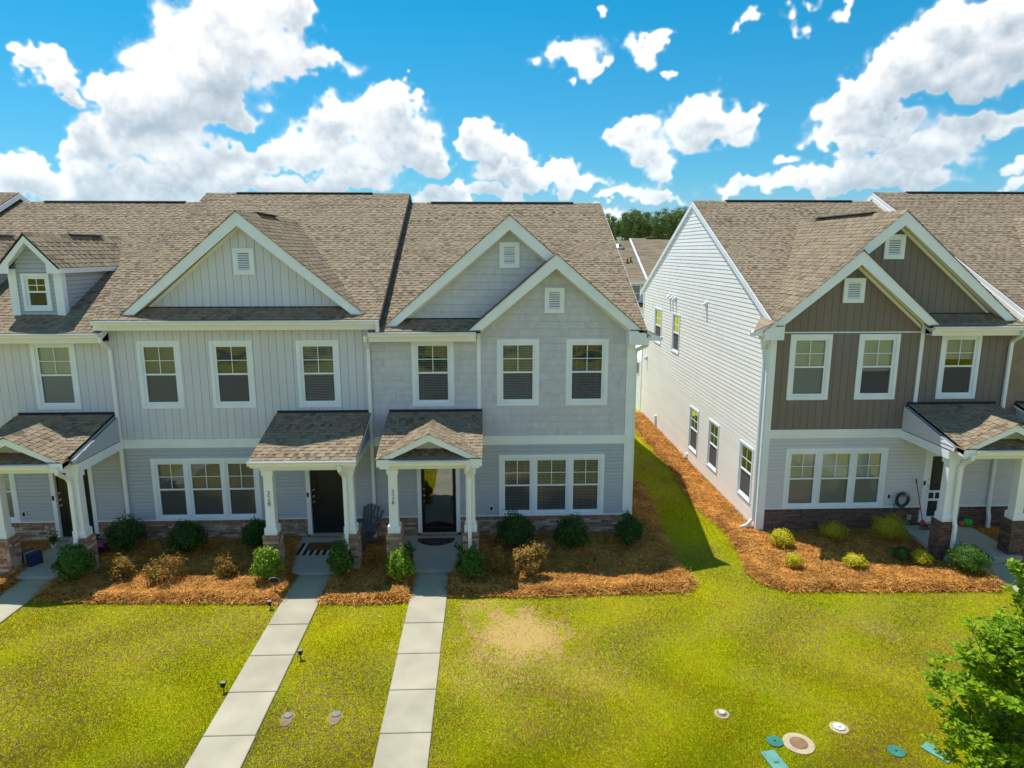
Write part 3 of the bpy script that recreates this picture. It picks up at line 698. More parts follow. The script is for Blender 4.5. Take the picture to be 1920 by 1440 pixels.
def cross_gable(house, cx, zap, s, hwl, hwr, y0, zE, ywall, fasc=.25, vent=None, dl=None, dr=None, yend=None, over=None):
    """roof running back from a front-facing gable"""
    ye = yend or YE + (zap - zE) / SL + .12; rf = None
    c = math.cos(math.atan(s)); sn = math.sin(math.atan(s)); b = MB()
    for (sg, hw) in ((-1, dl or hwl), (1, dr or hwr)):
        P = [(cx, zap), (cx + sg * hw, zap - s * hw), (cx + sg * hw, zap - s * hw - .05), (cx, zap - .05)]
        b.prism([(p[0], y0 + .025, p[1]) for p in P], [(p[0], ye, p[1]) for p in P])
    rf = b.build('gable_roof', M['deck'], house)
    for (sg, hw) in ((-1, dl or hwl), (1, dr or hwr)):
        def skip(p, q):
            if (over and over(p, q)): return True
            return max(p.z, q.z) < min(zroof(p.y, zE), zroof(q.y, zE)) - .03 if yend is None else max(p.z, q.z) < PORCH_Z(min(p.y, q.y)) - .03
        L = hw / c
        if sg < 0: shingled(house, rf, (cx - hw - .005, ye, zap - s * hw), (0, -1, 0), (c, 0, sn), ye - y0 + .03, L, skip)
        else: shingled(house, rf, (cx + hw + .005, y0 - .03, zap - s * hw), (0, 1, 0), (-c, 0, sn), ye - y0 + .03, L, skip)
    k = 0
    while y0 + k * .3 < ye - .3:
        y = y0 - .03 + k * .3; b = MB(); d = .13
        b.prism([(cx - d, y, zap - s * d + .012), (cx, y, zap + .04), (cx + d, y, zap - s * d + .012), (cx, y, zap)], [(cx - d, y + .3, zap - s * d + .004), (cx, y + .3, zap + .028), (cx + d, y + .3, zap - s * d + .004), (cx, y + .3, zap - .01)])
        piece(house, 'ridge_cap', rf, b, M['shingle']); k += 1
    # rake boards and soffits
    for (sg, hw) in ((-1, hwl), (1, hwr)):
        b = MB(); P = [(cx, zap + .002), (cx + sg * hw, zap - s * hw + .002), (cx + sg * hw, zap - s * hw - fasc), (cx, zap - fasc / c * 1.0 - .02)]
        b.prism([(p[0], y0 - .0, p[1]) for p in P], [(p[0], y0 + .03, p[1]) for p in P]); b.build('rake_board', M['trim'], house)
        b = MB(); P = [(cx, zap - .052), (cx + sg * hw, zap - s * hw - .052), (cx + sg * hw, zap - s * hw - fasc + .03), (cx, zap - fasc + .01)]
        b.prism([(p[0], y0 + .03, p[1]) for p in P], [(p[0], ywall - .0, p[1]) for p in P]); b.build('rake_soffit', M['soffit'], house)
        b = MB(); P = [(cx, zap - fasc - .01), (cx + sg * (hw - .3), zap - s * (hw - .3) - fasc - .01), (cx + sg * (hw - .3), zap - s * (hw - .3) - fasc - .10), (cx, zap - fasc - .12)]
        b.prism([(p[0], ywall - .03, p[1]) for p in P], [(p[0], ywall, p[1]) for p in P]); b.build('frieze_board', M['soffit'], house)
    for (sg, hw, d_) in ((-1, hwl, dl), (1, hwr, dr)):      # the corner that runs past the end wall, only at the front
        if not d_: continue
        b = MB(); P = [(cx + sg * (d_ - .1), zap - s * (d_ - .1)), (cx + sg * hw, zap - s * hw), (cx + sg * hw, zap - s * hw - .05), (cx + sg * (d_ - .1), zap - s * (d_ - .1) - .05)]
        b.prism([(p[0], y0 + .025, p[1]) for p in P], [(p[0], y0 + .6, p[1]) for p in P]); b.build('corner_roof', M['deck'], rf)
        if sg < 0: shingled(house, rf, (cx - hw - .005, y0 + .6, zap - s * hw), (0, -1, 0), (c, 0, sn), .63, (hw - d_ + .12) / c, None, .32)
        else: shingled(house, rf, (cx + hw + .005, y0 - .03, zap - s * hw), (0, 1, 0), (-c, 0, sn), .63, (hw - d_ + .12) / c, None, .32)
    return dict(cx=cx, zap=zap, s=s, yw=ywall, rf=rf)
def ridge_vent(house, pts, w=.22):
    b = MB(); p, q = Vector(pts[0]), Vector(pts[1]); d = (q - p).normalized(); n = Vector((d.y, -d.x, 0)) * w / 2
    up = Vector((0, 0, .034))
    b.prism([p - n, p - n + up * .5, p + up * 1.4, p + n + up * .5, p + n], [q - n, q - n + up * .5, q + up * 1.4, q + n + up * .5, q + n])
    b.build('ridge_vent', M['vent'], house)

# ------------------------------------------------------------------ porch
PORCH_Y0, PORCH_S = 15.25, .257
def PORCH_Z(y): return 2.985 + PORCH_G + PORCH_S * (y - PORCH_Y0)
PORCH_G = 0
def porch(house, x0, x1, g, piers, gable, tp, tcap, mortar, ds, sidem, slab):
    global PORCH_G; PORCH_G = g
    al = math.atan(PORCH_S); y0 = PORCH_Y0; yw = 17.58
    b = MB(); z0, z1 = PORCH_Z(y0), PORCH_Z(yw)
    b.prism([(x0, y0, z0), (x0, yw, z1), (x0, yw, z1 - .07), (x0, y0, z0 - .07)], [(x1, y0, z0), (x1, yw, z1), (x1, yw, z1 - .07), (x1, y0, z0 - .07)])
    rf = b.build('porch_roof', M['deck'], house)
    c = (x0 + x1) / 2; zap = 3.575 + g; s = .5
    def skip(p, q):
        if not gable: return False
        return p.y > y0 + .55 and all(PORCH_Z(pp.y) < zap - s * abs(xx - c) - .1 for pp in (p, q) for xx in (p.x, q.x))
    shingled(house, rf, (x0 - .012, y0 - .02, z0 - .006), (1, 0, 0), (0, math.cos(al), math.sin(al)), x1 - x0 + .024, (yw - y0) / math.cos(al), skip)
    b = MB(); b.box(x0, x1, yw - .05, yw - .01, z1 + .005, z1 + .035); b.build('flashing', M['vent'], rf)
    # rakes at the two ends
    for (xx, sg) in ((x0, -1), (x1, 1)):
        b = MB(); a = [(xx, y0 + .01, z0 - .015), (xx, yw, z1 - .015), (xx, yw, z1 - .14), (xx, y0 + .01, z0 - .14)]
        b.prism(a, [(p[0] - sg * .03, p[1], p[2]) for p in a]); b.build('rake_board', M['trim'], house)
    # beam, ceiling, side beams and gable-end cladding
    xa, xb = piers[0][0] + .02, piers[1][1] - .02
    b = MB(); b.box(xa, xb, 15.62, 15.86, 2.62 + g, 2.84 + g); b.box(xa + .002, xa + .2, 15.862, 17.59, 2.62 + g, 2.84 + g); b.box(xb - .2, xb - .002, 15.862, 17.59, 2.62 + g, 2.84 + g)
    b.build('porch_beam', M['trim'], house)
    b = MB(); b.box(x0 + .03, x1 - .03, y0 + .04, 17.58, 2.845 + g, 2.86 + g); b.build('porch_ceiling', M['soffit'], house)
    b = MB(); b.box(x0 + .004, x1 - .004, y0 + .0, y0 + .03, 2.80 + g, z0 - .01); b.build('fascia', M['soffit'], house)
    for (xx, sg) in ((xa + .01, -1), (xb - .01, 1)):
        mp = (lambda u, v, d, xx=xx, sg=sg: (xx + sg * d, u, v))
        cl = [(y0 + .2, 2.87 + g), (17.58, 2.87 + g), (17.58, z1 - .08), (y0 + .2, PORCH_Z(y0 + .2) - .08)]
        b = MB(); b.prism([mp(p[0], p[1], -.004) for p in cl], [mp(p[0], p[1], -.05) for p in cl]); par = b.build('side_gable', M['backing'], house)
        clad(house, par, 'siding_plank', mp, 'lap', (y0 + .2, 17.58, 2.87 + g, z1), sidem, cl, step=.1)
    if gable:
        hw = (x1 - x0) / 2 + .0
        info = cross_gable(house, c, zap, s, hw, hw, y0 - .02, 0, y0 + .40, fasc=.135, yend=17.5)
        cl = [(c - hw, 2.98 + g), (c + hw, 2.98 + g), (c, zap - .1)]
        b = MB(); b.prism([(p[0], y0 + .46, p[1]) for p in cl], [(p[0], y0 + .42, p[1]) for p in cl]); b.build('pediment', M['soffit'], house)
        b = MB()
        for sg in (-1, 1):
            X = sorted((c + sg * (hw - .0), c + sg * (hw - .30))); b.box(X[0], X[1], y0 - .03, y0 + .2, 2.80 + g, 2.972 + g)
            X = sorted((c + sg * (hw - .06), c + sg * (hw - .28))); b.box(X[0], X[1], y0 + .01, y0 + .22, 2.74 + g, 2.80 + g)
        b.build('cornice_return', M['trim'], house)
        gutter(house, c - hw + .29, c + hw - .29, y0 - .0, 2.955 + g, 'gutter')
    else: gutter(house, x0 - .03, x1 + .03, y0 - .0, z0 - .012, 'gutter')
    for (a, e) in piers:
        pier(house, a, e, 15.56, 15.56 + (e - a), .0 + g, 1.0 + g, tp, tcap, mortar)
        column(house, a, e, 15.56 + (e - a) / 2, 1.006 + g, 2.62 + g)
    if ds is not None:
        pts = ds; downspout(house, pts)
    b = MB(); b.box(slab[0], slab[1], 15.44, 17.5, -.1 + g, .12 + g); b.build('porch_floor', M['slab'], house)

# ------------------------------------------------------------------ doors
def door_trim(house, mp, u0, u1, v0, v1):
    b = MB(); rbox(b, mp, u0 - .11, u0, v0, v1 + .1, -.1, .035); rbox(b, mp, u1, u1 + .11, v0, v1 + .1, -.1, .035); rbox(b, mp, u0, u1, v1, v1 + .1, -.1, .035)
    b.build('door_surround', M['trim'], house)
    b = MB(); rbox(b, mp, u0, u1, v0 - .04, v0, -.1, .12); b.build('threshold', M['slab'], house)
def panel_door(house, mp, u0, u1, v0, v1, hinge_right=True, m='door'):
    b = MB(); rbox(b, mp, u0, u1, v0, v1, -.10, -.06); d = b.build('front_door', M[m], house)
    w = u1 - u0
    for (a, c) in ((v0 + .20, v0 + .93), (v0 + 1.06, v1 - .15)):
        b = MB(); rframe(b, mp, u0 + .13, u1 - .13, a, c, .035, -.06, -.048); rbox(b, mp, u0 + .19, u1 - .19, a + .06, c - .06, -.06, -.046); b.build('door_panel', M[m], d)
    uh = u0 + .07 if hinge_right else u1 - .07
    for (z, r) in ((v0 + 1.24, .028), (v0 + 1.06, .034), (v0 + .90, .03)):
        b = MB(); q = mp(uh, z, -.06)
        b.lathe([(r, 0), (r, .02), (r * .5, .03), (r * .9, .05), (r * .6, .07)], sides=10)
        b.v = [(q[0] + x, q[1] - zz, q[2] + y) for (x, y, zz) in b.v]
        b.build('door_handle', M['brass'], d)
def text_mesh(txt, size, parent, m, loc, rot, name, extrude=.004, spacing=1., align='CENTER', line=.85):
    cu = bpy.data.curves.new(name, 'FONT'); cu.body = txt; cu.size = size; cu.extrude = extrude; cu.offset = -.0035 if size < .2 else 0; cu.align_x = align; cu.space_line = line
    t = bpy.data.objects.new('tmp', cu); COL.objects.link(t); dg = bpy.context.evaluated_depsgraph_get(); dg.update()
    me = bpy.data.meshes.new_from_object(t.evaluated_get(dg)); bpy.data.objects.remove(t); bpy.data.curves.remove(cu)
    me.materials.clear(); me.materials.append(m)
    o = bpy.data.objects.new(name, me); put(o, parent, loc); o.rotation_euler = rot
    return o
def outlet(house, u, v, m='trim', y=17.6, d=.02):
    b = MB(); mp = front_map(y); rframe(b, mp, u - .055, u + .055, v - .075, v + .075, .02, d - .02, d + .02); o = b.build('outlet_box', M[m], house)
    b = MB(); rbox(b, mp, u - .035, u + .035, v - .055, v + .055, d - .02, d + .028); b.lathe([(.014, 0), (.014, .05)], (0, 0, 0), 8)
    for i in range(len(b.v) - 16, len(b.v)): x, yy, z = b.v[i]; b.v[i] = (u + x, y - d - .02 - z, v + yy)
    b.build('outlet_cover', M['vent'] if m == 'trim' else M['slab'], o)
def front_walls(house, x0, x1, g, top, holes, yw=17.6, mat_='backing'):
    b = MB(); wall_body(b, front_map(yw), x0, x1, -.3, top, holes); b.build('front_wall', M[mat_], house)
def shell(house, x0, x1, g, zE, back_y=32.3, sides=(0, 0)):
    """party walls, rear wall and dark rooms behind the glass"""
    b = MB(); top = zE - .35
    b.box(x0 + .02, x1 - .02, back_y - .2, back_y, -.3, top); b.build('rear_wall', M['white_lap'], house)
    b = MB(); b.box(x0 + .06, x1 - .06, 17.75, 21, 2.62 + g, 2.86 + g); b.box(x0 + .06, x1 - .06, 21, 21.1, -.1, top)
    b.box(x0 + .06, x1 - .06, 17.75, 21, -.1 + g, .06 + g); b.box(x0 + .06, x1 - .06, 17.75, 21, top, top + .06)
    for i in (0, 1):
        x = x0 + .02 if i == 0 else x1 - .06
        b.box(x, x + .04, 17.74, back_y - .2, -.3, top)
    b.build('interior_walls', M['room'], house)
# ================================================================== the ground
WALKS = [(-4.62, -3.78), (-1.78, -.95), (-11.1, -10.28), (12.1, 12.9)]
def slabs_path(x0, x1, ystart, first, step=1.118):
    b = MB(); b.box(x0 + .01, x1 - .01, 3.2, ystart, -.08, .018); root = tag(b.build('path', M['mortar']), kind='structure')
    ys = [ystart]; y = first
    while y > 3.4: ys.append(y); y -= step
    ys.append(3.2)
    for a, c in zip(ys, ys[1:]):
        b = MB(); x0_, x1_, y0_, y1_ = x0 + random.uniform(-.006, .006), x1 + random.uniform(-.006, .006), c + .011, a - .011; e = .012
        zt = .034 + random.uniform(0, .004)
        lo = [(x0_, y0_, 0), (x1_, y0_, 0), (x1_, y1_, 0), (x0_, y1_, 0)]; mid = [(p[0], p[1], zt - .008) for p in lo]
        hi = [(x0_ + e, y0_ + e, zt), (x1_ - e, y0_ + e, zt), (x1_ - e, y1_ - e, zt), (x0_ + e, y1_ - e, zt)]
        n = len(b.v); b.v += lo + mid + hi
        for k in range(4):
            j = (k + 1) % 4; b.f += [(n + k, n + j, n + 4 + j, n + 4 + k), (n + 4 + k, n + 4 + j, n + 8 + j, n + 8 + k)]
        b.f.append((n + 8, n + 9, n + 10, n + 11)); b.m += [0] * 9
        b.build('concrete_slab', M['concrete'], root)
b = MB(); b.face([(-900, -900, 0), (900, -900, 0), (900, 900, 0), (-900, 900, 0)])
tag(b.build('lawn', M['lawn']), kind='structure')
for (w, f) in zip(WALKS, (13.24, 13.2, 13.4, 13.3)): slabs_path(w[0], w[1], 15.43, f)
b = MB(); b.box(-60, 60, 1.7, 3.19, -.1, .03); tag(b.build('sidewalk', M['concrete']), kind='structure')
b = MB(); b.box(-60, 60, .55, .7, -.2, .03); b.box(-60, 60, -8.35, -8.2, -.2, .03); tag(b.build('kerb', M['concrete']), kind='structure')
b = MB(); b.face([(-60, -8.2, .008), (60, -8.2, .008), (60, .55, .008), (-60, .55, .008)]); tag(b.build('road', M['asphalt']), kind='structure')
b = MB(); b.face([(-60, 38, .01), (60, 38, .01), (60, 46, .01), (-60, 46, .01)]); tag(b.build('alley', M['concrete']), kind='structure')

BEDS = dict(
    a=[(-10.25, 14.5), (-8.7, 14.3), (-6.5, 14.24), (-4.68, 14.12), (-4.63, 15.5), (-5.0, 17.6), (-10.4, 17.6), (-10.3, 15.4)],
    b=[(-3.77, 14.1), (-2.6, 14.02), (-1.8, 14.12), (-1.8, 15.5), (-2.2, 17.6), (-3.6, 17.6), (-3.75, 15.5)],
    c=[(-.94, 14.32), (1.2, 14.24), (3.2, 14.3), (4.55, 14.34), (4.88, 14.7), (4.72, 15.7), (4.8, 17.5), (5.05, 19.5), (5.15, 21.5), (4.85, 23.5), (4.3, 26), (3.86, 28), (3.8, 17.6), (-.7, 17.6), (-.94, 15.5)],
    d=[(6.3, 15.1), (6.45, 14.6), (6.9, 14.25), (8.6, 14.2), (10.4, 14.14), (11.75, 14.12), (12.06, 14.3), (12.08, 15.5), (11.9, 17.6), (7.46, 17.6), (7.46, 31.8), (6.6, 31.9), (6.45, 27), (6.55, 23), (6.35, 19.5), (6.62, 17.6), (6.5, 16.4)],
    e=[(-15.5, 14.3), (-12.4, 14.35), (-11.13, 14.6), (-11.13, 15.5), (-11.4, 17.6), (-15.5, 17.6)],
    f=[(12.93, 14.3), (14.5, 14.2), (18, 14.2), (18, 17.6), (13.2, 17.6), (12.93, 15.5)])
def inpoly(X, Y, P):
    r = np.zeros(X.shape, bool); n = len(P)
    for i in range(n):
        x0, y0 = P[i]; x1, y1 = P[(i + 1) % n]
        if y0 == y1: continue
        c = ((y0 > Y) != (y1 > Y)) & (X < (x1 - x0) * (Y - y0) / (y1 - y0) + x0); r ^= c
    return r
def edge_dist(X, Y, P, front_only=False):
    d = np.full(X.shape, 9.)
    for i in range(len(P)):
        a = np.array(P[i]); b = np.array(P[(i + 1) % len(P)])
        if a[1] > 17.5 and b[1] > 17.5 and abs(a[1] - b[1]) < .3 : continue
        if abs(a[0] - b[0]) < .12 and abs(a[1] - b[1]) > 8: continue
        ab = b - a; t = np.clip(((X - a[0]) * ab[0] + (Y - a[1]) * ab[1]) / (ab @ ab), 0, 1)
        d = np.minimum(d, np.hypot(X - a[0] - t * ab[0], Y - a[1] - t * ab[1]))
    return d
def straw_h(X, Y, P):
    d = edge_dist(X, Y, P)
    n = .5 + .5 * np.sin(X * 3.1 + np.sin(Y * 4.3) * 1.3) * np.cos(Y * 3.7 + np.sin(X * 2.9)); n2 = np.sin(X * 13.7 + Y * 5.1) * np.sin(Y * 15.3 - X * 6.2)
    return .012 + (.085 + .035 * n) * (1 - np.exp(-d / .07)) * (.62 + .5 * np.exp(-((d - .22) / .16) ** 2)) + .010 * n2
def fast_mesh(name, V, k, mat_, parent=None):
    """V (n*k,3): n separate k-gons"""
    n = len(V) // k; me = bpy.data.meshes.new(name); me.vertices.add(len(V)); me.vertices.foreach_set('co', V.astype(np.float32).ravel())
    me.loops.add(len(V)); me.loops.foreach_set('vertex_index', np.arange(len(V), dtype=np.int32))
    me.polygons.add(n); me.polygons.foreach_set('loop_start', np.arange(0, len(V), k, dtype=np.int32))
    me.update(calc_edges=True); me.materials.append(mat_)
    return put(bpy.data.objects.new(name, me), parent)
ND = []
for key, P in BEDS.items():
    xs = [p[0] for p in P]; ys = [p[1] for p in P]; s = .07
    X, Y = np.meshgrid(np.arange(min(xs) - .1, max(xs) + .1, s), np.arange(min(ys) - .1, max(ys) + .1, s))
    wob = .03 * np.sin(X * 7 + Y * 3)
    In = inpoly(X + wob, Y + wob, P); Z = straw_h(X, Y, P); idx = -np.ones(X.shape, int); cell = In[:-1, :-1] & In[1:, :-1] & In[:-1, 1:] & In[1:, 1:]
    used = np.zeros(X.shape, bool); used[:-1, :-1] |= cell; used[1:, :-1] |= cell; used[:-1, 1:] |= cell; used[1:, 1:] |= cell
    idx[used] = np.arange(used.sum()); V = np.stack([X[used], Y[used], Z[used]], 1)
    I, J = np.nonzero(cell); F = np.stack([idx[I, J], idx[I, J + 1], idx[I + 1, J + 1], idx[I + 1, J]], 1)
    me = bpy.data.meshes.new('pine_straw_bed'); me.from_pydata(V.tolist(), [], F.tolist()); me.materials.append(M['straw']); me.polygons.foreach_set('use_smooth', [True] * len(F))
    tag(put(bpy.data.objects.new('pine_straw_bed', me)), kind='structure')
    area = In.sum() * s * s; n = int(area * 2600)
    x = rng.uniform(min(xs) - .1, max(xs) + .1, n * 3); y = rng.uniform(min(ys) - .1, max(ys) + .1, n * 3)
    k = inpoly(x + rng.normal(0, .05, len(x)), y + rng.normal(0, .05, len(x)), P) & ((y < 22) | (rng.random(len(x)) < .4)) & (y < 17.6 + 99 * (x > 3.9))
    ND.append(np.stack([x[k], y[k], straw_h(x[k], y[k], P)], 1)[:n])
C = np.concatenate(ND); n = len(C)
th = rng.uniform(0, 2 * np.pi, n); tl = rng.normal(.12, .22, n); L = rng.uniform(.05, .13, n)
D = np.stack([np.cos(th) * np.cos(tl), np.sin(th) * np.cos(tl), np.sin(tl)], 1) * L[:, None]; S_ = np.stack([-np.sin(th), np.cos(th), rng.normal(0, .5, n)], 1) * .0034
C[:, 2] += .012 + .012 * rng.random(n)
V = np.stack([C - D - S_, C - D + S_, C + D + S_ + [0, 0, -.004], C + D - S_ + [0, 0, -.004]], 1).reshape(-1, 3)
tag(fast_mesh('pine_straw', V, 4, M['needle']), kind='stuff')

# grass blades where the lawn is close enough to be seen as blades
def grass():
    N = 3_000_000
    u = rng.random(N); y = 8.2 + (31 - 8.2) * u ** 1.9; x = rng.uniform(-1, 1, N) * (y * .86 + 1.5) + y * .037
    k = (x > -17) & (x < 17) & ~((y > 17.55) & ((x < 3.9) | (x > 7.3)))
    x, y = x[k], y[k]
    for P in BEDS.values():
        m = inpoly(x, y, P); x, y = x[~m], y[~m]
    for (a, b_) in WALKS:
        j = rng.normal(0, .012, len(x)); m = (x > a + j) & (x < b_ + j) & (y < 15.5); x, y = x[~m], y[~m]
    for (cx, cy, r) in COVERS:
        m = np.hypot(x - cx, y - cy) < r; x, y = x[~m], y[~m]
    for (cx, cy, r, p) in ((.6, 12.75, .95, .9), (-.2, 13.9, .5, .4), (0, 11.6, .9, .35)):
        m = (np.hypot(x - cx, y - cy) < r * rng.uniform(.5, 1.2, len(x))) & (rng.random(len(x)) < p); x, y = x[~m], y[~m]
    x, y = x[:1_050_000], y[:1_050_000]
    n = len(x); th = rng.uniform(0, 2 * np.pi, n); ln = rng.uniform(.3, 1.0, n); h = rng.uniform(.010, .023, n) * (1 + .25 * np.sin(x * 2.3 + np.sin(y * 1.7) * 2))
    w = .0022 + .00034 * y; B = np.stack([x, y, np.zeros(n)], 1)
    S = np.stack([-np.sin(th), np.cos(th), np.zeros(n)], 1) * w[:, None] if False else np.stack([-np.sin(th) * w, np.cos(th) * w, np.zeros(n)], 1)
    T = B + np.stack([np.cos(th) * ln * h, np.sin(th) * ln * h, h], 1)
    V = np.stack([B - S, B + S, T], 1).reshape(-1, 3)
    tag(fast_mesh('grass', V, 3, M['blade']), kind='stuff')
COVERS = [(-3.4, 10.36, .12), (-2.6, 10.33, .12), (3.93, 10.15, .09), (5.74, 9.74, .12), (4.91, 9.4, .24), (4.55, 9.46, .11), (6.36, 9.17, .11)]
grass()

# ================================================================== the terrace
NV = {}
def townhouse(c):
    g = c.get('g', 0); x0, x1 = c['x']; zE = c['zE'] + g; H = thing('townhouse', ((x0 + x1) / 2, 17.6, g), c['label'], 'townhouse')
    mp = front_map(17.6); holes = []
    for i, (a, b_) in enumerate(c['windows']):
        kw = dict(c['wkw'][i]) if c.get('wkw') else {}
        holes.append(window(H, mp, a, b_, 3.71 + g, 5.455 + g, **kw))
    if c.get('triple'):
        a, b_ = c['triple']; holes.append(window(H, mp, a, b_, .615 + g, 2.335 + g, n=3, **c.get('tkw', {})))
    d0, d1 = c['door']; dv0, dv1 = .17 + g, 2.2 + g
    dh = (d0 - .11, d1 + .11, -1., dv1 + .1); holes.append(dh)
    top = zE - .25
    front_walls(H, x0, x1, g, top, holes, mat_=c.get('backing', 'backing'))
    lo, up = c['lower'], c['upper']
    wall = bpy.data.objects.new('front_siding', None); put(wall, H, (x0, 17.6, g))
    ul, ur = c['clad']                        # cladding limits
    brick_base(H, mp, ul, ur, .0 + g, .62 + g, c['tp'], c['tcap'], c['mortar'], [dh])
    b = MB(); [rbox(b, mp, a, e, .62 + g, .645 + g, -.003, .045) for (a, e) in cuts(ul, ur, [(dh[0], dh[1])])]; b.build('water_table', M['trim'], H)
    clad(H, wall, 'siding_plank', mp, 'lap', (ul, ur, .645 + g, 2.63 + g), M[lo], holes=holes, step=.1)
    b = MB(); rbox(b, mp, ul, ur, 2.632 + g, 2.88 + g, -.003, .032); rbox(b, mp, ul, ur, 2.86 + g, 2.882 + g, .033, .045); b.build('band_board', M['trim'], H)
    F = c.get('front'); stp = {'shake': .19, 'board': .2}[c['style']]; kd = {'shake': 'shake_panel', 'board': 'siding_board'}[c['style']]
    gs = []
    if F:
        fz = F['zap']; s = F['s']; wl0, wl1 = F['wall']; zz = lambda x: fz - s * abs(x - F['cx']) - .27
        cl = [(wl0, 2.8), (wl1, 2.8), (wl1, zz(wl1)), (F['cx'], zz(F['cx'])), (wl0, zz(wl0))]
        b = MB(); b.prism([mp(p[0], p[1] if p[1] > 3 else top, -.003) for p in cl], [mp(p[0], p[1] if p[1] > 3 else top, -.14) for p in cl]); b.build('gable_wall', M[c.get('backing', 'backing')], H)
        if c.get('midtrim'):                  # thin board between wall and gable
            clad(H, wall, kd, mp, c['style'], (wl0, wl1, 2.882 + g, 5.50 + g), M[up], clip=cl, holes=holes, step=stp)
            clad(H, wall, kd, mp, c['style'], (wl0, wl1, 5.53 + g, fz), M[up], clip=cl, step=stp)
            b = MB(); rbox(b, mp, wl0, wl1, 5.50 + g, 5.53 + g, -.003, .02); b.build('trim_strip', M['trim'], H)
        else: clad(H, wall, kd, mp, c['style'], (wl0, wl1, 2.882 + g, fz), M[up], clip=cl, holes=holes, step=stp)
        r0, r1 = c['rest']; clad(H, wall, kd, mp, c['style'], (r0, r1, 2.882 + g, zE - .28), M[up], holes=holes, step=stp)
        dv = c['divider']; b = MB(); rbox(b, mp, dv - .05, dv + .05, 2.882 + g, (5.75 if c.get('midtrim') else 5.7) + g, -.003, .03); b.build('divider_trim', M['trim'], H)
    else:
        clad(H, wall, kd, mp, c['style'], (ul, ur, 2.882 + g, zE - .28), M[up], holes=holes, step=stp)
    Bg = c.get('big')
    if Bg:
        gs.append(dict(Bg, yw=17.75))
    if F: gs.append(dict(F, yw=17.6))
    # roof, with the eave left out where the front gable stands
    rx0, rx1 = c['roof']
    segs = [(rx0, rx1)] if not F else cuts(rx0, rx1, [(F['cx'] - F['hwl'] + (.20 if F['end'] > 0 else .02), F['cx'] + F['hwr'] - (.20 if F['end'] < 0 else 0))])
    hn = (F['zap'] - zE - .27) / F['s'] if F else 0
    notch = [] if not F else [(F['cx'] - hn, F['cx'] + hn)]
    roof_seg(H, cuts(rx0, rx1, notch), notch, zE, gs, rx0, rx1, c.get('rk', 'gutter'), segs)
    for (a, e) in segs: gutter(H, a + c.get('gin', (0, 0))[0], e + c.get('gin', (0, 0))[1], YE + .003, zE - .02)
    if Bg:
        over = None
        if F:
            over = lambda p, q, F=F: all(max(p.z, q.z) < F['zap'] - F['s'] * abs(xx - F['cx']) - .03 for xx in (p.x, q.x)) and p.y > 17.3
        cross_gable(H, Bg['cx'], Bg['zap'], Bg['s'], Bg['hwl'], Bg['hwr'], 17.40, zE, 17.75, fasc=.25, over=over)
        s = Bg['s']; zb = zroof(17.75, zE); hw = (Bg['zap'] - .27 - zb) / s
        cl = [(Bg['cx'] - hw, zb), (Bg['cx'] + hw, zb), (Bg['cx'], Bg['zap'] - .27)]; m2 = front_map(17.75)
        b = MB(); b.prism([m2(p[0], p[1], -.003) for p in cl], [m2(p[0], p[1], -.1) for p in cl]); b.build('gable_wall', M[c.get('backing', 'backing')], H)
        clad(H, wall, kd, m2, c['style'], (Bg['cx'] - hw, Bg['cx'] + hw, zb, Bg['zap']), M[up], clip=cl, step=stp)
        b = MB(); rbox(b, m2, Bg['cx'] - hw, Bg['cx'] + hw, zb - .03, zb + .03, 0, .035); b.build('flashing', M['vent'], H)
    if F:
        cross_gable(H, F['cx'], F['zap'], F['s'], F['hwl'], F['hwr'], 17.2, zE, 17.58, fasc=.25, dl=F['cx'] - F['wall'][0] + .13 if F['end'] < 0 else None, dr=F['wall'][1] - F['cx'] + .15 if F['end'] > 0 else None)
        b = MB(); sg = F['end']; xe = F['cx'] + sg * (F['hwr'] if sg > 0 else F['hwl']); ze = F['zap'] - F['s'] * abs(xe - F['cx'])
        P = [(xe - sg * .52, ze - .22), (xe - sg * .03, ze - .22), (xe - sg * .01, ze - .08), (xe - sg * .52, ze + .30)]
        b.prism([(p[0], 17.195, p[1]) for p in P], [(p[0], 17.62, p[1]) for p in P]); b.build('eave_box', M['trim'], H)
        # return roof round the corner
        b = MB(); xw = xe - sg * .30; P = [(xe + sg * .28, 17.24), (xw, 17.24), (xw, 18.25)]; hh = [ze - .02, ze + .24, ze + .30]
        b.prism([(p[0], p[1], h) for p, h in zip(P, hh)], [(p[0], p[1], ze - .12) for p in P]); o = b.build('eave_return', M['trim'], H)
        nrow = 5
        for k in range(nrow):
            t0, t1 = k / nrow, (k + 1) / nrow; b = MB()
            A = [Vector((P[i][0], P[i][1], hh[i])) for i in range(3)]
            q = [A[0].lerp(A[1], t0), A[0].lerp(A[1], t1), A[2].lerp(A[1], t1) if 0 else A[0].lerp(A[2], t1), A[0].lerp(A[2], t0)]
            b.prism([v + Vector((0, 0, .022)) for v in q], [v + Vector((0, 0, .002)) for v in q]); b.build('shingle', M['shingle'], o)
        b = MB(); b.sweep([(P[0][0] + sg * .04, P[0][1] - .02, ze - .06), (P[2][0] + sg * .06, P[2][1], ze - .06)], .09, .09, 4); b.build('return_gutter', M['gutter'], o)
    for (a, b_, z0, z1, yy) in c.get('vents', ()): gable_vent(H, front_map(yy), a, b_, z0, z1)
    for (p, q) in c['rv']: ridge_vent(H, (p, q))
    if c.get('corner'):
        a, e = c['corner']; b = MB(); rbox(b, mp, a, e, .02 + g if c.get('cfull') else .645 + g, 5.6 + g, -.1, .035); b.build('corner_board', M['trim'], H)
    for pts in c.get('ds', ()): downspout(H, pts)
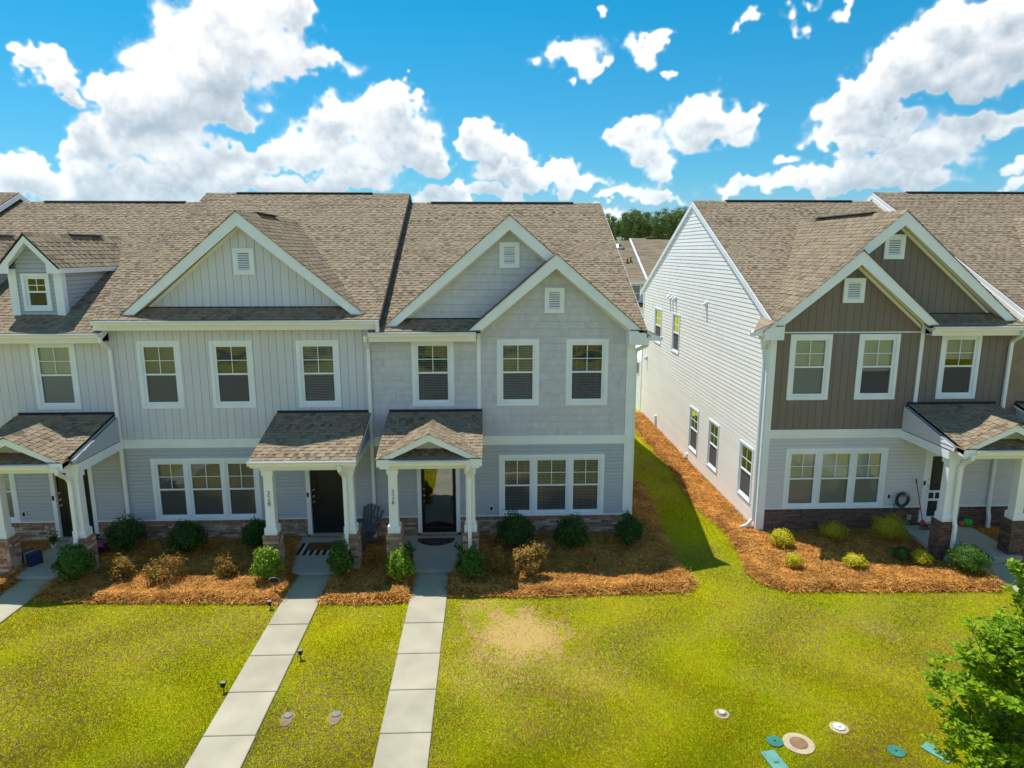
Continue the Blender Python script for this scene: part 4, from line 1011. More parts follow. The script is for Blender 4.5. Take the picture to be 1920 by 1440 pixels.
    door_trim(H, mp, d0, d1, dv0, dv1); rowlock(H, bpy.data.objects.get(put(bpy.data.objects.new('door_step', None), H, (d0, 17.5, g)).name), front_map(17.44), d0 - .05, d1 + .05, .10 + g, .17 + g, c['tcap'], depth=.0)
    b = MB(); b.box(d0 - .05, d1 + .05, 17.45, 17.62, .02 + g, .165 + g); b.build('step_core', c['mortar'], H)
    porch(H, *c['porch'])
    shell(H, x0, x1, g, zE)
    return H
def roof_seg(H, segs, notch, zE, gs, rx0, rx1, rk='gutter', fsegs=None):
    t = .06; zr = zroof(YR, zE); YB = 2 * YR - YE; b = MB()
    for (a, e, y0) in [(s[0], s[1], YE) for s in segs] + [(s[0], s[1], 17.78) for s in notch]:
        z0 = zroof(y0, zE)
        b.prism([(a, y0, z0), (a, YR, zr), (a, YB, zE), (a, YB, zE - t), (a, YR, zr - t), (a, y0, z0 - t)], [(e, y0, z0), (e, YR, zr), (e, YB, zE), (e, YB, zE - t), (e, YR, zr - t), (e, y0, z0 - t)])
    rf = b.build('roof', M['deck'], H)
    b = MB()
    for i in range(int((YB - YR) / math.cos(AL) / SH)):
        y = YB - i * SH * math.cos(AL); z = zroof(2 * YR - y, zE); b.prism([(rx0, y, z), (rx1, y, z), (rx1, y, z + .016), (rx0, y, z + .016)], [(rx0, y - .16, z + .16 * SL), (rx1, y - .16, z + .16 * SL), (rx1, y - .16, z + .16 * SL + .004), (rx0, y - .16, z + .16 * SL + .004)])
    tag(b.build('rear_shingles', M['shingle'], rf), kind='stuff')
    def skip(p, q):
        for g in gs:
            if p.y > g['yw'] + .25 and all(zroof(pp.y, zE) < g['zap'] - g['s'] * abs(xx - g['cx']) - .12 for pp in (p, q) for xx in (p.x, q.x)): return True
        return False
    # one run of courses over the full width; the part over the notch begins higher up
    for i in range(int((YR - YE) / math.cos(AL) / SH) + 1):
        v = i * SH - .02; y = YE + v * math.cos(AL); z = zE + v * math.sin(AL)
        if y > YR - .05: break
        for (a, e) in (segs if y < 17.8 else [(rx0, rx1)]):
            x = a - ((i * .37 + random.random() * .15) % 1) * .95
            while x < e:
                s_ = max(x, a - .01); t_ = min(x + .95, e + .01); x += .95
                if t_ - s_ < .03: continue
                L_ = min(.16, (YR - y) / math.cos(AL)); p = Vector((s_, y, z)); q = Vector((t_, y + .14, z + .14 * SL))
                if skip(p, q): continue
                E = (1, 0, 0); U = (0, math.cos(AL), math.sin(AL)); Nn = (0, -math.sin(AL), math.cos(AL)); m = Matrix.Identity(4)
                for k in range(3): m[k][0] = E[k] * (t_ - s_); m[k][1] = U[k]; m[k][2] = Nn[k]; m[k][3] = p[k] + Nn[k] * .002
                piece(H, 'shingle', rf, tpl='tpl_sh%d' % random.randrange(5), mtx=m, size=(t_ - s_))
    for k in range(int((rx1 - rx0) / .3)):
        b = MB(); x = rx0 + k * .3; b.prism([(x, YR - .14, zr - .045), (x, YR, zr + .03), (x, YR + .14, zr - .045), (x, YR, zr)], [(x + .3, YR - .14, zr - .055), (x + .3, YR, zr + .02), (x + .3, YR + .14, zr - .055), (x + .3, YR, zr - .01)])
        piece(H, 'ridge_cap', rf, b, M['shingle'])
    b = MB()
    for (a, e) in (fsegs or segs): b.box(a, e, YE + .005, YE + .03, zE - .26, zE - .02); b.box(a, e, YE + .03, 17.62, zE - .26, zE - .245)
    b.build('fascia', M['soffit'], H)
    for (xx, s) in ((rx0, -1), (rx1, 1)):
        b = MB(); yf = YE if any(abs(xx - e) < .01 for sg in segs for e in sg) else 17.7
        for yy in (0, 1):
            f = (lambda y: 2 * YR - y) if yy else (lambda y: y); ya = YE if yy else yf; za = zroof(ya, zE)
            a = [(xx, f(ya), za - .015), (xx, f(YR), zr - .015), (xx, f(YR), zr - .19), (xx, f(ya), za - .19)]
            b.prism(a, [(p[0] + s * .03, p[1], p[2]) for p in a])
        b.build('rake_trim', M[rk], H)
W3 = dict(blind='blind', tilt=.35)
tan = dict(tp='tpl_brick', tcap='tpl_cap', mortar=M['mortar']); drk = dict(tp='tpl_dbrick', tcap='tpl_dbrick', mortar=M['dmortar'])
def dspath(x, z0=5.62, end=.05, bot=.62): return [(x, 17.12, z0), (x, 17.14, z0 - .12), (x, 17.50, z0 - .36), (x, 17.52, z0 - .5), (x, 17.52, bot + .12), (x, 17.46, bot - .08), (x, 17.46, end)]
def pds(x, g=0): return [(x, 15.19, 2.86 + g), (x, 15.19, 2.74 + g), (x + .02, 15.5, 2.52 + g), (x + .02, 15.57, 2.40 + g), (x + .02, 15.57, 1.12 + g), (x + .02, 15.50, .92 + g), (x + .02, 15.50, .25 + g), (x + .02, 15.42, .1 + g)]
H326 = townhouse(dict(x=(-3.0, 3.85), zE=5.72, roof=(-2.98, 4.08), clad=(-3.0, 3.66), tp=tan['tp'], tcap=tan['tcap'], mortar=tan['mortar'],
    label='light grey shake-sided end townhouse with 326 on its porch post, two overlapping gables',
    windows=[(-1.95, -.88), (.26, 1.34), (2.07, 3.16)], triple=(.30, 3.13), door=(-1.80, -.87), wkw=[dict(blind='blind', tilt=.2), dict(blind='blind', tilt=.3), dict(blind='blind', tilt=.15, drop=.98)], tkw=dict(blind='blind', tilt=.18),
    lower='lap', upper='shake', style='shake', rest=(-3.0, -.27), divider=-.22,
    front=dict(cx=1.74, zap=7.63, s=.86, hwl=2.22, hwr=2.40, wall=(-.17, 3.66), end=1), big=dict(cx=.58, zap=8.58, s=.865, hwl=3.16, hwr=2.4),
    vents=[(1.48, 1.99, 6.14, 6.79, 17.58), (.33, .84, 7.28, 7.93, 17.74)], rv=[((-1.95, YR, 9.385), (3.1, YR, 9.385))],
    corner=(3.66, 3.86), ds=[[(4.12, 17.3, 5.45), (4.12, 17.36, 5.32), (3.95, 17.75, 5.14), (3.93, 17.78, 5.0), (3.93, 17.78, .15), (4.1, 17.78, .05)]],
    porch=(-2.58, -.14, 0, [(-2.47, -2.09), (-.62, -.24)], True, tan['tp'], tan['tcap'], tan['mortar'], pds(-.47), M['lap'], (-2.3, -.6))))
H328 = townhouse(dict(rk='vent', x=(-9.6, -3.0), zE=6.03, roof=(-9.75, -2.70), clad=(-9.6, -3.0), tp=tan['tp'], tcap=tan['tcap'], mortar=tan['mortar'],  # black rake trim: shade of the roof step put into its colour
    label='grey board-and-batten middle townhouse with 328 on its porch post, one wide gable',
    windows=[(-8.92, -7.86), (-7.10, -6.03), (-4.90, -3.83)], triple=(-8.87, -6.08), door=(-4.76, -3.87),
    wkw=[dict(blind='blind_dark', tilt=.9), dict(blind='blind_dark', tilt=.45), dict(blind='blind', tilt=.3)], tkw=dict(blind='blind_dark', tilt=.5),
    lower='lap', upper='board', style='board', big=dict(cx=-6.12, zap=8.66, s=.84, hwl=3.0, hwr=3.0),
    vents=[(-6.38, -5.86, 7.12, 7.78, 17.74)], rv=[((-8.7, YR, 9.695), (-4.0, YR, 9.695)), ((-6.12, 19.0, 8.69), (-6.12, 20.6, 8.69))],
    ds=[dspath(-3.06), [(-2.74, 17.12, 5.97), (-2.74, 17.12, 5.72)]],
    porch=(-5.48, -3.06, 0, [(-5.41, -5.03), (-3.52, -3.14)], False, tan['tp'], tan['tcap'], tan['mortar'], pds(-3.42), M['lap'], (-5.1, -3.5))))
H330 = townhouse(dict(x=(-16.25, -9.6), zE=5.72, roof=(-16.2, -9.6), clad=(-16.25, -9.6), tp=tan['tp'], tcap=tan['tcap'], mortar=tan['mortar'],
    label='grey board-and-batten townhouse with roof dormers and a gabled porch, at the left edge',
    windows=[(-11.56, -10.48), (-13.7, -12.62)], triple=(-15.2, -12.42), door=(-11.42, -10.52), wkw=[dict(blind='blind_green', tilt=.9)] * 2, tkw=dict(blind='blind_green', tilt=.8),
    lower='lap', upper='board', style='board', rv=[((-15.3, YR, 9.385), (-10.5, YR, 9.385))],
    ds=[dspath(-9.56, end=.68, bot=.72)],
    porch=(-12.07, -9.66, 0, [(-11.74, -11.36), (-9.91, -9.53)], True, tan['tp'], tan['tcap'], tan['mortar'], pds(-9.78), M['lap'], (-11.62, -10.0))))
G = .09
H324 = townhouse(dict(x=(7.45, 13.95), g=G, zE=5.72, roof=(7.415, 14.0), clad=(7.62, 13.95), tp=drk['tp'], tcap=drk['tcap'], mortar=drk['mortar'], backing='bbacking',
    label='brown board-and-batten end townhouse with tall white vinyl side wall, right of the grass gap',
    windows=[(8.0, 9.10), (9.84, 10.93), (12.08, 13.15)], triple=(8.12, 10.93), door=(12.12, 13.02), wkw=[dict(blind='blind_green', tilt=.9), dict(blind='blind_green', tilt=.8, drop=.6), dict(blind='blind_green', tilt=.6, drop=.4)],
    tkw=dict(blind='blind_green', tilt=.9), lower='pale_lap', upper='brown', style='board', rest=(11.58, 13.95), divider=11.53, midtrim=True,
    front=dict(cx=9.5, zap=7.72, s=.86, hwl=2.38, hwr=2.24, wall=(7.62, 11.48), end=-1), big=dict(cx=10.64, zap=8.70, s=.855, hwl=2.5, hwr=3.2),
    vents=[(9.27, 9.83, 6.38, 7.02, 17.58), (10.33, 10.87, 7.5, 8.13, 17.74)], rv=[((8.6, YR, 9.475), (13.2, YR, 9.475)), ((10.64, 18.9, 8.73), (10.64, 22.2, 8.73))],
    corner=(7.45, 7.62), cfull=True, ds=[[(7.18, 17.35, 5.55), (7.18, 17.45, 5.38), (7.38, 17.75, 5.2), (7.40, 17.78, 5.05), (7.40, 17.78, .35), (7.22, 17.76, .16), (7.05, 17.74, .12)], dspath(13.93, 5.7, .12, .5)],
    porch=(11.32, 13.74, G, [(11.22, 11.60), (13.04, 13.42)], True, drk['tp'], drk['tcap'], drk['mortar'], pds(11.52, G), M['pale_lap'], (11.40, 13.35))))
H322 = townhouse(dict(x=(13.95, 20.9), g=G, zE=6.03, roof=(14.02, 20.9), clad=(13.95, 20.9), tp=drk['tp'], tcap=drk['tcap'], mortar=drk['mortar'],
    label='tan shake-sided townhouse cut off by the right edge, its roof higher than the brown one',
    windows=[(14.9, 15.95), (17.2, 18.3)], triple=(17.5, 20.3), door=(14.9, 15.8), wkw=[{}] * 2, lower='pale_lap', upper='tan_shake', style='shake',
    big=dict(cx=17.6, zap=8.75, s=.84, hwl=3.0, hwr=3.0), rv=[((15.2, YR, 9.785), (19.8, YR, 9.785))],
    porch=(14.3, 16.7, G, [(14.35, 14.73), (16.25, 16.63)], False, drk['tp'], drk['tcap'], drk['mortar'], None, M['pale_lap'], (14.6, 16.4))))
# the party wall where a roof steps up; on 328 dark, flashing and step shadow in one colour
for (H, x, zE, lo) in ((H328, -2.72, 6.03, 5.72), (H322, 14.0, 6.12, 5.81), (H328, -9.73, 6.03, 5.72)):
    b = MB(); dz = .3; a = [(17.3, zroof(17.3, zE) - .15), (YR, zroof(YR, zE) - .15), (YR, zroof(YR, zE) - .6), (17.3, zroof(17.3, zE) - .6)]
    b.prism([(x - .02, *p) for p in a], [(x + .02, *p) for p in a]); b.build('party_wall', M['deck'] if x < 0 else M['white_lap'], H)
# far-left neighbour: only its raised roof end shows
H332 = thing('townhouse', (-19.6, 17.6, 0), 'neighbouring townhouse of which only the raised roof end shows at the left edge', 'townhouse')
front_walls(H332, -22.9, -16.26, 0, 5.75, [(-18.9, -17.9, 3.75, 5.4)]); h_ = window(H332, front_map(17.6), -18.985, -17.815, 3.665, 5.485)
w_ = put(bpy.data.objects.new('front_siding', None), H332, (-20, 17.6, 0))
clad(H332, w_, 'siding_board', front_map(17.6), 'board', (-22.9, -16.26, 0, 5.74), M['board'], holes=[h_], step=.2)
roof_seg(H332, [(-22.9, -16.15)], [], 6.03, [], -22.9, -16.15); shell(H332, -22.9, -16.3, 0, 6.03)

# dormers on the left roof
def dormer(cx):
    D_ = tag(put(bpy.data.objects.new('dormer', None), H330, (cx, 18.0, 6.1))); yw = 18.0; zb = zroof(yw, 5.72) - .02; zt = 7.26; hw = .62; s = 1.1; zap = 8.13; m2 = front_map(yw)
    hole = [(cx - .28, cx + .28, 6.27, 7.08)]
    b = MB(); wall_body(b, m2, cx - hw, cx + hw, zb, zt, hole, .08); b.prism([m2(cx - hw, zt, 0), m2(cx + hw, zt, 0), m2(cx, zap - .2, 0)], [m2(cx - hw, zt, -.08), m2(cx + hw, zt, -.08), m2(cx, zap - .2, -.08)])
    for sx in (-1, 1): b.prism([(cx + sx * hw, yw, zb), (cx + sx * hw, yw, zt), (cx + sx * hw, 20.7, zt)], [(cx + sx * (hw - .05), yw, zb), (cx + sx * (hw - .05), yw, zt), (cx + sx * (hw - .05), 20.7, zt)])
    b.build('dormer_wall', M['backing'], D_)
    clad(H330, D_, 'siding_plank', m2, 'lap', (cx - hw + .17, cx + hw - .17, zb, zap), M['lap'], clip=[(cx - hw, zb), (cx + hw, zb), (cx + hw, zt), (cx, zap - .16), (cx - hw, zt)], holes=hole, step=.11)
    for sx in (-1, 1):
        mp = (lambda u, v, d, sx=sx: (cx + sx * (hw + d), u, v))
        clad(H330, D_, 'siding_plank', mp, 'lap', (yw, 20.6, zb, zt - .03), M['lap'], clip=[(yw, zb), (yw + .01, zb - .03), (20.6, zt - .03), (yw, zt - .03)], step=.11)
    for sx in (-1, 1):
        b = MB(); X = sorted((cx + sx * (hw - .16), cx + sx * (hw + .04))); b.box(X[0], X[1], yw - .04, yw + .14, zb - .05, zt)
        b.build('dormer_corner_board', M['trim'], D_)
    b = MB(); rframe(b, m2, cx - .345, cx + .345, 6.20, 7.15, .07, 0, .05); b.build('dormer_window_trim', M['trim'], D_)
    sash(D_, m2, cx - .28, cx + .28, 6.27, 7.08, blind=None)
    h2 = .76; zlow = zap - s * h2; c_ = math.cos(math.atan(s)); sn = math.sin(math.atan(s)); y0 = 17.72; ye = YE + (zap - 5.72) / SL + .1; b = MB()
    for sg in (-1, 1):
        P = [(cx, zap), (cx + sg * h2, zlow), (cx + sg * h2, zlow - .05), (cx, zap - .05)]; b.prism([(p[0], y0, p[1]) for p in P], [(p[0], ye, p[1]) for p in P])
    rf = b.build('dormer_roof', M['deck'], D_)
    skip = lambda p, q: max(p.z, q.z) < min(zroof(p.y, 5.72), zroof(q.y, 5.72)) - .03
    shingled(H330, D_, (cx - h2 - .005, ye, zlow), (0, -1, 0), (c_, 0, sn), ye - y0 + .02, h2 / c_, skip)
    shingled(H330, D_, (cx + h2 + .005, y0 - .02, zlow), (0, 1, 0), (-c_, 0, sn), ye - y0 + .02, h2 / c_, skip)
    for k in range(int((ye - y0) / .3)):
        y = y0 - .02 + k * .3; b = MB(); d = .11
        b.prism([(cx - d, y, zap - s * d + .012), (cx, y, zap + .04), (cx + d, y, zap - s * d + .012), (cx, y, zap)], [(cx - d, y + .3, zap - s * d + .004), (cx, y + .3, zap + .028), (cx + d, y + .3, zap - s * d + .004), (cx, y + .3, zap - .01)]); piece(H330, 'ridge_cap', D_, b, M['shingle'])
    b = MB()
    for sg in (-1, 1):
        P = [(cx, zap - .01), (cx + sg * h2, zlow - .01), (cx + sg * h2, zlow - .14), (cx + sg * (h2 - .30), zlow - .14), (cx + sg * (h2 - .30), zlow + .10), (cx, zap - .22)]
        b.prism([(p[0], y0, p[1]) for p in P], [(p[0], y0 + .03, p[1]) for p in P])
        P = [(cx, zap - .05), (cx + sg * h2, zlow - .05), (cx + sg * h2, zlow - .13), (cx, zap - .19)]; b.prism([(p[0], y0 + .031, p[1]) for p in P], [(p[0], yw, p[1]) for p in P])
        X = sorted((cx + sg * (h2 - .01), cx + sg * (h2 + .02))); b.box(X[0], X[1], y0 + .01, 20.9, zlow - .14, zlow - .015)
        X = sorted((cx + sg * (hw + .02), cx + sg * h2)); b.box(X[0], X[1], y0 + .04, 20.9, zlow - .14, zlow - .12)
    b.build('dormer_fascia', M['trim'], D_)
    ridge_vent(D_, ((cx, 19.6, zap + .01), (cx, 21.2, zap + .01)), .2)
dormer(-11.47); dormer(-14.02)

# side walls of the two end houses
def side_wall(H, x, s, g, zE, m, wins, back=32.3):
    mp = side_map(x, s); Z = lambda y: (zroof(y, zE) if y < YR else zroof(2 * YR - y, zE)) - .16
    par = put(bpy.data.objects.new('side_wall', None), H, (x, 25, g)); holes = [window(H, mp, *w, tw=.055, blind='blind_green', tilt=.9) for w in wins]
    cl = [(17.62, -.1 + g), (back, -.1 + g), (back, Z(back)), (YR, Z(YR)), (17.62, Z(17.62))]
    b = MB(); wall_body(b, mp, 17.75, back, -.3, Z(17.8), holes, .12)
    b.prism([mp(17.75, Z(17.8), -.003), mp(back, Z(17.8), -.003), mp(YR, Z(YR), -.003)], [mp(17.75, Z(17.8), -.12), mp(back, Z(17.8), -.12), mp(YR, Z(YR), -.12)]); b.build('side_sheathing', M['backing'], par)
    clad(H, par, 'siding_plank', mp, 'lap', (17.62, back, -.06 + g, 9.6), m, clip=cl, holes=holes, step=.127, joint=3.66)
    b = MB()
    for f in ((lambda y: y), (lambda y: 2 * YR - y)):
        P = [(f(17.5), Z(17.5) + .06), (f(YR), Z(YR) + .06), (f(YR), Z(YR) - .09), (f(17.5), Z(17.5) - .09)]; b.prism([mp(p[0], p[1], .0) for p in P], [mp(p[0], p[1], .035) for p in P])
    b.build('rake_frieze', M['gutter'], par)
    b = MB(); rbox(b, mp, 17.60, 17.74, -.02 + g, Z(17.7) - .05, 0, .034); rbox(b, mp, back - .14, back, -.02 + g, Z(back) - .05, 0, .034); b.build('corner_board', M['trim'], par)
    return par
sw = side_wall(H324, 7.45, -1, G, 5.72 + G, M['white_lap'], [(28.8, 30.0, 3.75, 5.28), (26.02, 27.05, 3.75, 5.3), (23.14, 24.18, .55, 2.16), (21.0, 22.0, .58, 2.2), (18.14, 19.16, .64, 2.26)])
side_wall(H326, 3.85, 1, 0, 5.72, M['white_lap'], [(20, 21, 3.8, 5.2), (24, 25, .6, 2.2)])
for (y, z) in ((27.62, 5.86), (27.2, 5.84), (26.75, 5.84), (22.95, 5.92), (31.2, 2.82)):
    b = MB(); x = 7.43; b.box(x - .03, x, y - .09, y + .09, z - .09, z + .12)
    b.prism([(x - .03, y - .06, z + .09), (x - .03, y + .06, z + .09), (x - .14, y + .06, z + .03), (x - .14, y - .06, z + .03)], [(x - .03, y - .06, z - .06), (x - .03, y + .06, z - .06), (x - .14, y + .06, z - .05), (x - .14, y - .06, z - .05)]); b.build('vent_hood', M['trim'], H324)
b = MB(); b.sweep([(7.44, 24.3, .22), (7.36, 24.3, .22), (7.32, 24.3, .14)], .04, sides=8); b.box(7.40, 7.44, 24.24, 24.36, .15, .29); b.build('spigot', M['trim'], H324)
b = MB(); b.box(7.36, 7.44, 29.0, 29.12, .1, .6); b.build('meter_box', M['trim'], H324)
# low rear wing with its little window
b = MB(); b.box(7.42, 12, 32.31, 38, -.1, 2.5); wg = b.build('rear_wing', M['trim'], H324)
b = MB(); b.box(7.40, 7.419, 32.6, 33.9, 1.75, 2.4); b.build('window_frame', M['trim'], wg); b = MB(); b.box(7.39, 7.399, 32.7, 33.8, 1.82, 2.33); b.build('dark_pane', M['black'], wg)

# house numbers, doors
for (H, txt, x) in ((H326, '3\n2\n6', -2.28), (H328, '3\n2\n8', -5.22)):
    text_mesh(txt, .165, H, M['black'], (x, 15.632, 2.0), (R(90), 0, 0), 'house_number', line=.8)
mp = front_map(17.6)
panel_door(H328, mp, -4.76, -3.87, .17, 2.2); panel_door(H330, mp, -11.42, -10.52, .17, 2.2); panel_door(H322, mp, 14.9, 15.8, .26, 2.29)
panel_door(H326, mp, -1.80, -.87, .17, 2.2, m='black')
b = MB(); rframe(b, mp, -1.81, -.86, .165, 2.2, .10, -.035, .0, wb=.14); sd_ = b.build('storm_door', M['black'], H326)
b = MB(); b.box(-1.71, -.96, 17.615, 17.619, .305, 2.1); b.build('glass_pane', M['sglass'], sd_)
b = MB(); b.box(-.925, -.895, 17.56, 17.6, 1.02, 1.25); b.sweep([(-.91, 17.56, 1.14), (-.91, 17.53, 1.14), (-1.03, 17.53, 1.14)], .022, sides=8); b.sweep([(-.91, 17.56, 1.06), (-.91, 17.53, 1.06), (-1.0, 17.53, 1.06)], .018, sides=8); b.build('door_handle', M['black'], sd_)
panel_door(H324, mp, 12.12, 13.02, .26, 2.29)
b = MB(); u0, u1 = 12.12, 13.02; z = .26
rframe(b, mp, u0, u1, z, 2.28, .11, -.035, .0, wb=.16); rbox(b, mp, u0 + .11, u1 - .11, z + .86, z + .92, -.03, -.002); rbox(b, mp, u0 + .11, u1 - .11, z + .62, z + .68, -.03, -.002); rbox(b, mp, (u0 + u1) / 2 - .05, (u0 + u1) / 2 + .05, z + .16, z + .62, -.03, -.002)
for k in (1, 2, 3): uu = u0 + .11 + (u1 - u0 - .22) * k / 4; rbox(b, mp, uu - .015, uu + .015, z + .68, z + .86, -.03, -.002)
sc_ = b.build('screen_door', M['trim'], H324)
b = MB(); b.face([mp(u0 + .11, z + .16, -.03), mp(u1 - .11, z + .16, -.03), mp(u1 - .11, 2.17, -.03), mp(u0 + .11, 2.17, -.03)]); b.build('insect_screen', M['screen'], sc_)
for (H, u, v) in ((H330, -11.49, 1.30), (H328, -4.83, 1.30), (H324, 12.05, 1.42)):
    b = MB(); rbox(b, mp, u - .022, u + .022, v - .06, v + .06, .035, .055); o = b.build('doorbell', M['black'], H)
for (H, u, v) in ((H326, .09, .85), (H330, -12.3, .86), (H324, 11.08, 1.04)): outlet(H, u, v)
for (H, u, v) in ((H328, -5.17, .42), (H330, -11.75, .45), (H324, 11.72, .42)): outlet(H, u, v, 'slab', d=.03)
flush()

# ================================================================== plants
def leaf_quads(P, Nn, size, asp=.5, fold=.18):
    n = len(P); T = np.cross(Nn, rng.normal(size=(n, 3))); T /= np.linalg.norm(T, axis=1)[:, None] + 1e-9
    T += Nn * rng.uniform(-.1, .5, n)[:, None]; B = np.cross(Nn, T); s = (size * rng.uniform(.65, 1.25, n))[:, None]
    return np.stack([P - T * s * .5, P + B * s * asp * .5 + Nn * s * fold, P + T * s * .5, P - B * s * asp * .5 + Nn * s * fold], 1).reshape(-1, 3)
def shrub(name, x, y, z, w, h, leaf, label, group, n=1300, size=.06, sparse=0., cat='shrub', squash=.0):
    n = int(n * 1.6)
    root = thing(name, (x, y, z), label, cat, group)
    k = int(n * 1.4); d = rng.normal(size=(k, 3)); d /= np.linalg.norm(d, axis=1)[:, None]; d[:, 2] = np.abs(d[:, 2]) * 1.0 - rng.random(k) * .55
    ph = rng.uniform(0, 6, 6)
    lump = 1 + .13 * np.sin(d[:, 0] * 5 + ph[0]) * np.sin(d[:, 1] * 5 + ph[1]) + .12 * np.sin(d[:, 2] * 7 + ph[2] + d[:, 0] * 4) + .07 * np.sin(d[:, 0] * 13 + ph[3]) * np.sin(d[:, 2] * 11 + ph[4])
    r = lump * (1 - rng.random(k) ** 1.6 * .30) + (rng.random(k) < .05) * rng.uniform(0, .18, k)
    P = d * r[:, None] * [w / 2, w / 2, h * .56] + [0, 0, h * .46]
    if sparse:
        c = rng.normal(size=(16, 3)); c /= np.linalg.norm(c, axis=1)[:, None]; c[:, 2] = np.abs(c[:, 2]); c *= rng.uniform(.5, 1.1, (16, 1)); C_ = c * [w / 2, w / 2, h * .8] + [0, 0, h * .12]
        P = C_[rng.integers(0, 16, k)] + rng.normal(size=(k, 3)) * sparse * w * .5
        d = P - [0, 0, h * .3]; d /= np.linalg.norm(d, axis=1)[:, None] + 1e-6
    P = P[P[:, 2] > .0][:n]; N_ = d[:len(P)] * .8 + rng.normal(size=(len(P), 3)) * .5 + [0, 0, .25]; N_ /= np.linalg.norm(N_, axis=1)[:, None]
    V = leaf_quads(P, N_, size)
    o = fast_mesh('foliage', V, 4, M[leaf], root); o.location = (0, 0, 0)
    if not sparse:                       # dense inner growth
        c = MB(); c.lathe([(max(.01, math.sin(math.pi * (t + .5) / 9.5)) * w * .36, h * (.04 + .80 * t / 8)) for t in range(9)], (0, 0, 0), 10); c.build('inner_foliage', M[leaf], root, local=True)
    b = MB()
    for q in range(5 if not sparse else 16):
        e = P[int(rng.integers(0, len(P)))] * .9 if not sparse else C_[q]
        b.sweep([(rng.normal() * .02, rng.normal() * .02, -.06), tuple(e * [.5, .5, .55]), tuple(e)], [.018, .011, .005], sides=5)
    b.build('stem', M['bark'], root, local=True)
    return root
Z0 = .07
Gd = 'round evergreen shrubs along the brick base'
for (x, y, w, h, lab) in ((-9.35, 16.9, 1.05, 1.0, 'dark round shrub at the foot of the downspout between the two leftmost houses'),
        (-7.75, 16.75, .98, .95, 'dark round shrub under the wide window of the middle house, first from its left end'),
        (-6.05, 16.95, .75, .85, 'dark round shrub beside the left brick pier of the 328 porch'),
        (.70, 16.6, 1.12, 1.12, 'biggest dark round shrub, behind the bronze one under the 326 front window'),
        (2.15, 16.62, .92, 1.0, 'dark round shrub under the middle of the 326 front window'),
        (3.68, 16.75, .82, .95, 'dark round shrub at the right corner of the 326 house')):
    shrub('shrub', x, y, Z0, w * .9, h * .93, 'leaf_dark', lab, Gd, 2400, .06)
Gb = 'young green shrubs flanking the porches'
for (x, y, w, h, lf, lab) in ((-9.72, 15.3, .82, .95, 'leaf_mid', 'loose green shrub in front of the right brick pier of the leftmost porch'),
        (-5.2, 15.1, .66, .88, 'leaf_bright', 'bright green shrub beside the small oval plaque, left of the 328 walk'),
        (-3.5, 15.22, .54, .95, 'leaf_mid', 'tall narrow green shrub at the foot of the 328 porch downspout'),
        (-2.08, 15.05, .62, .80, 'leaf_bright', 'yellow-green shrub in front of the left brick pier of the 326 porch'),
        (-.42, 15.02, .62, .82, 'leaf_mid', 'green shrub in front of the right brick pier of the 326 porch')):
    shrub('shrub', x, y, Z0, w, h, lf, lab, Gb, 1300, .075)
Gr = 'bronze-leaved shrubs in the pine straw'
for (x, y, w, h, n, lab) in ((-8.68, 15.35, .68, .6, 800, 'sunlit bronze shrub nearest the leftmost porch'),
        (-7.62, 15.2, .78, .6, 700, 'widest low bronze shrub, second in the bed left of the 328 walk'),
        (-6.22, 15.45, .55, .62, 550, 'thin bronze shrub in the middle of the bed, near the 328 porch'),
        (.95, 15.05, .68, .95, 1400, 'tall sunlit bronze shrub in front of the 326 window bed'),
        (.30, 15.25, .55, .75, 600, 'shaded bronze shrub just left of the tall sunlit one'),
        (2.30, 15.35, .30, .42, 200, 'tiny reddish half-bare shrub in the bed under the 326 window')):
    shrub('shrub', x, y, Z0, w, h, 'leaf_red', lab, Gr, int(n * 1.3), .062, sparse=.20)
Gg = 'small gold and green shrubs in the right-hand bed'
for (x, y, w, h, lf, n, sz, lab) in ((7.7, 16.55, .62, .50, 'leaf_gold', 900, .05, 'bright gold shrub near the white corner of the brown house'),
        (9.3, 16.98, .72, .50, 'leaf_olive', 1100, .04, 'low olive shrub under the left part of the brown house window'),
        (10.75, 16.85, .90, .72, 'leaf_olive', 1900, .04, 'big round olive shrub below the hose on the brown house'),
        (7.5, 15.35, .42, .38, 'leaf_gold', 500, .045, 'small round yellow-green shrub at the front left of the right-hand bed'),
        (9.0, 15.32, .58, .34, 'leaf_gold', 600, .045, 'flat yellow-green shrub in the middle of the right-hand bed'),
        (10.72, 15.38, .46, .40, 'leaf_gold', 500, .045, 'yellow-green shrub half in shade near the right porch pier'),
        (10.35, 15.62, .45, .36, 'leaf_dark', 500, .05, 'dark low shrub in shade behind a yellow-green one'),
        (11.62, 15.0, .92, .68, 'leaf_mid', 2600, .045, 'dense round green shrub at the foot of the right porch downspout')):
    shrub('shrub', x, y, Z0 + .01, w, h, lf, lab, Gg, n, sz)

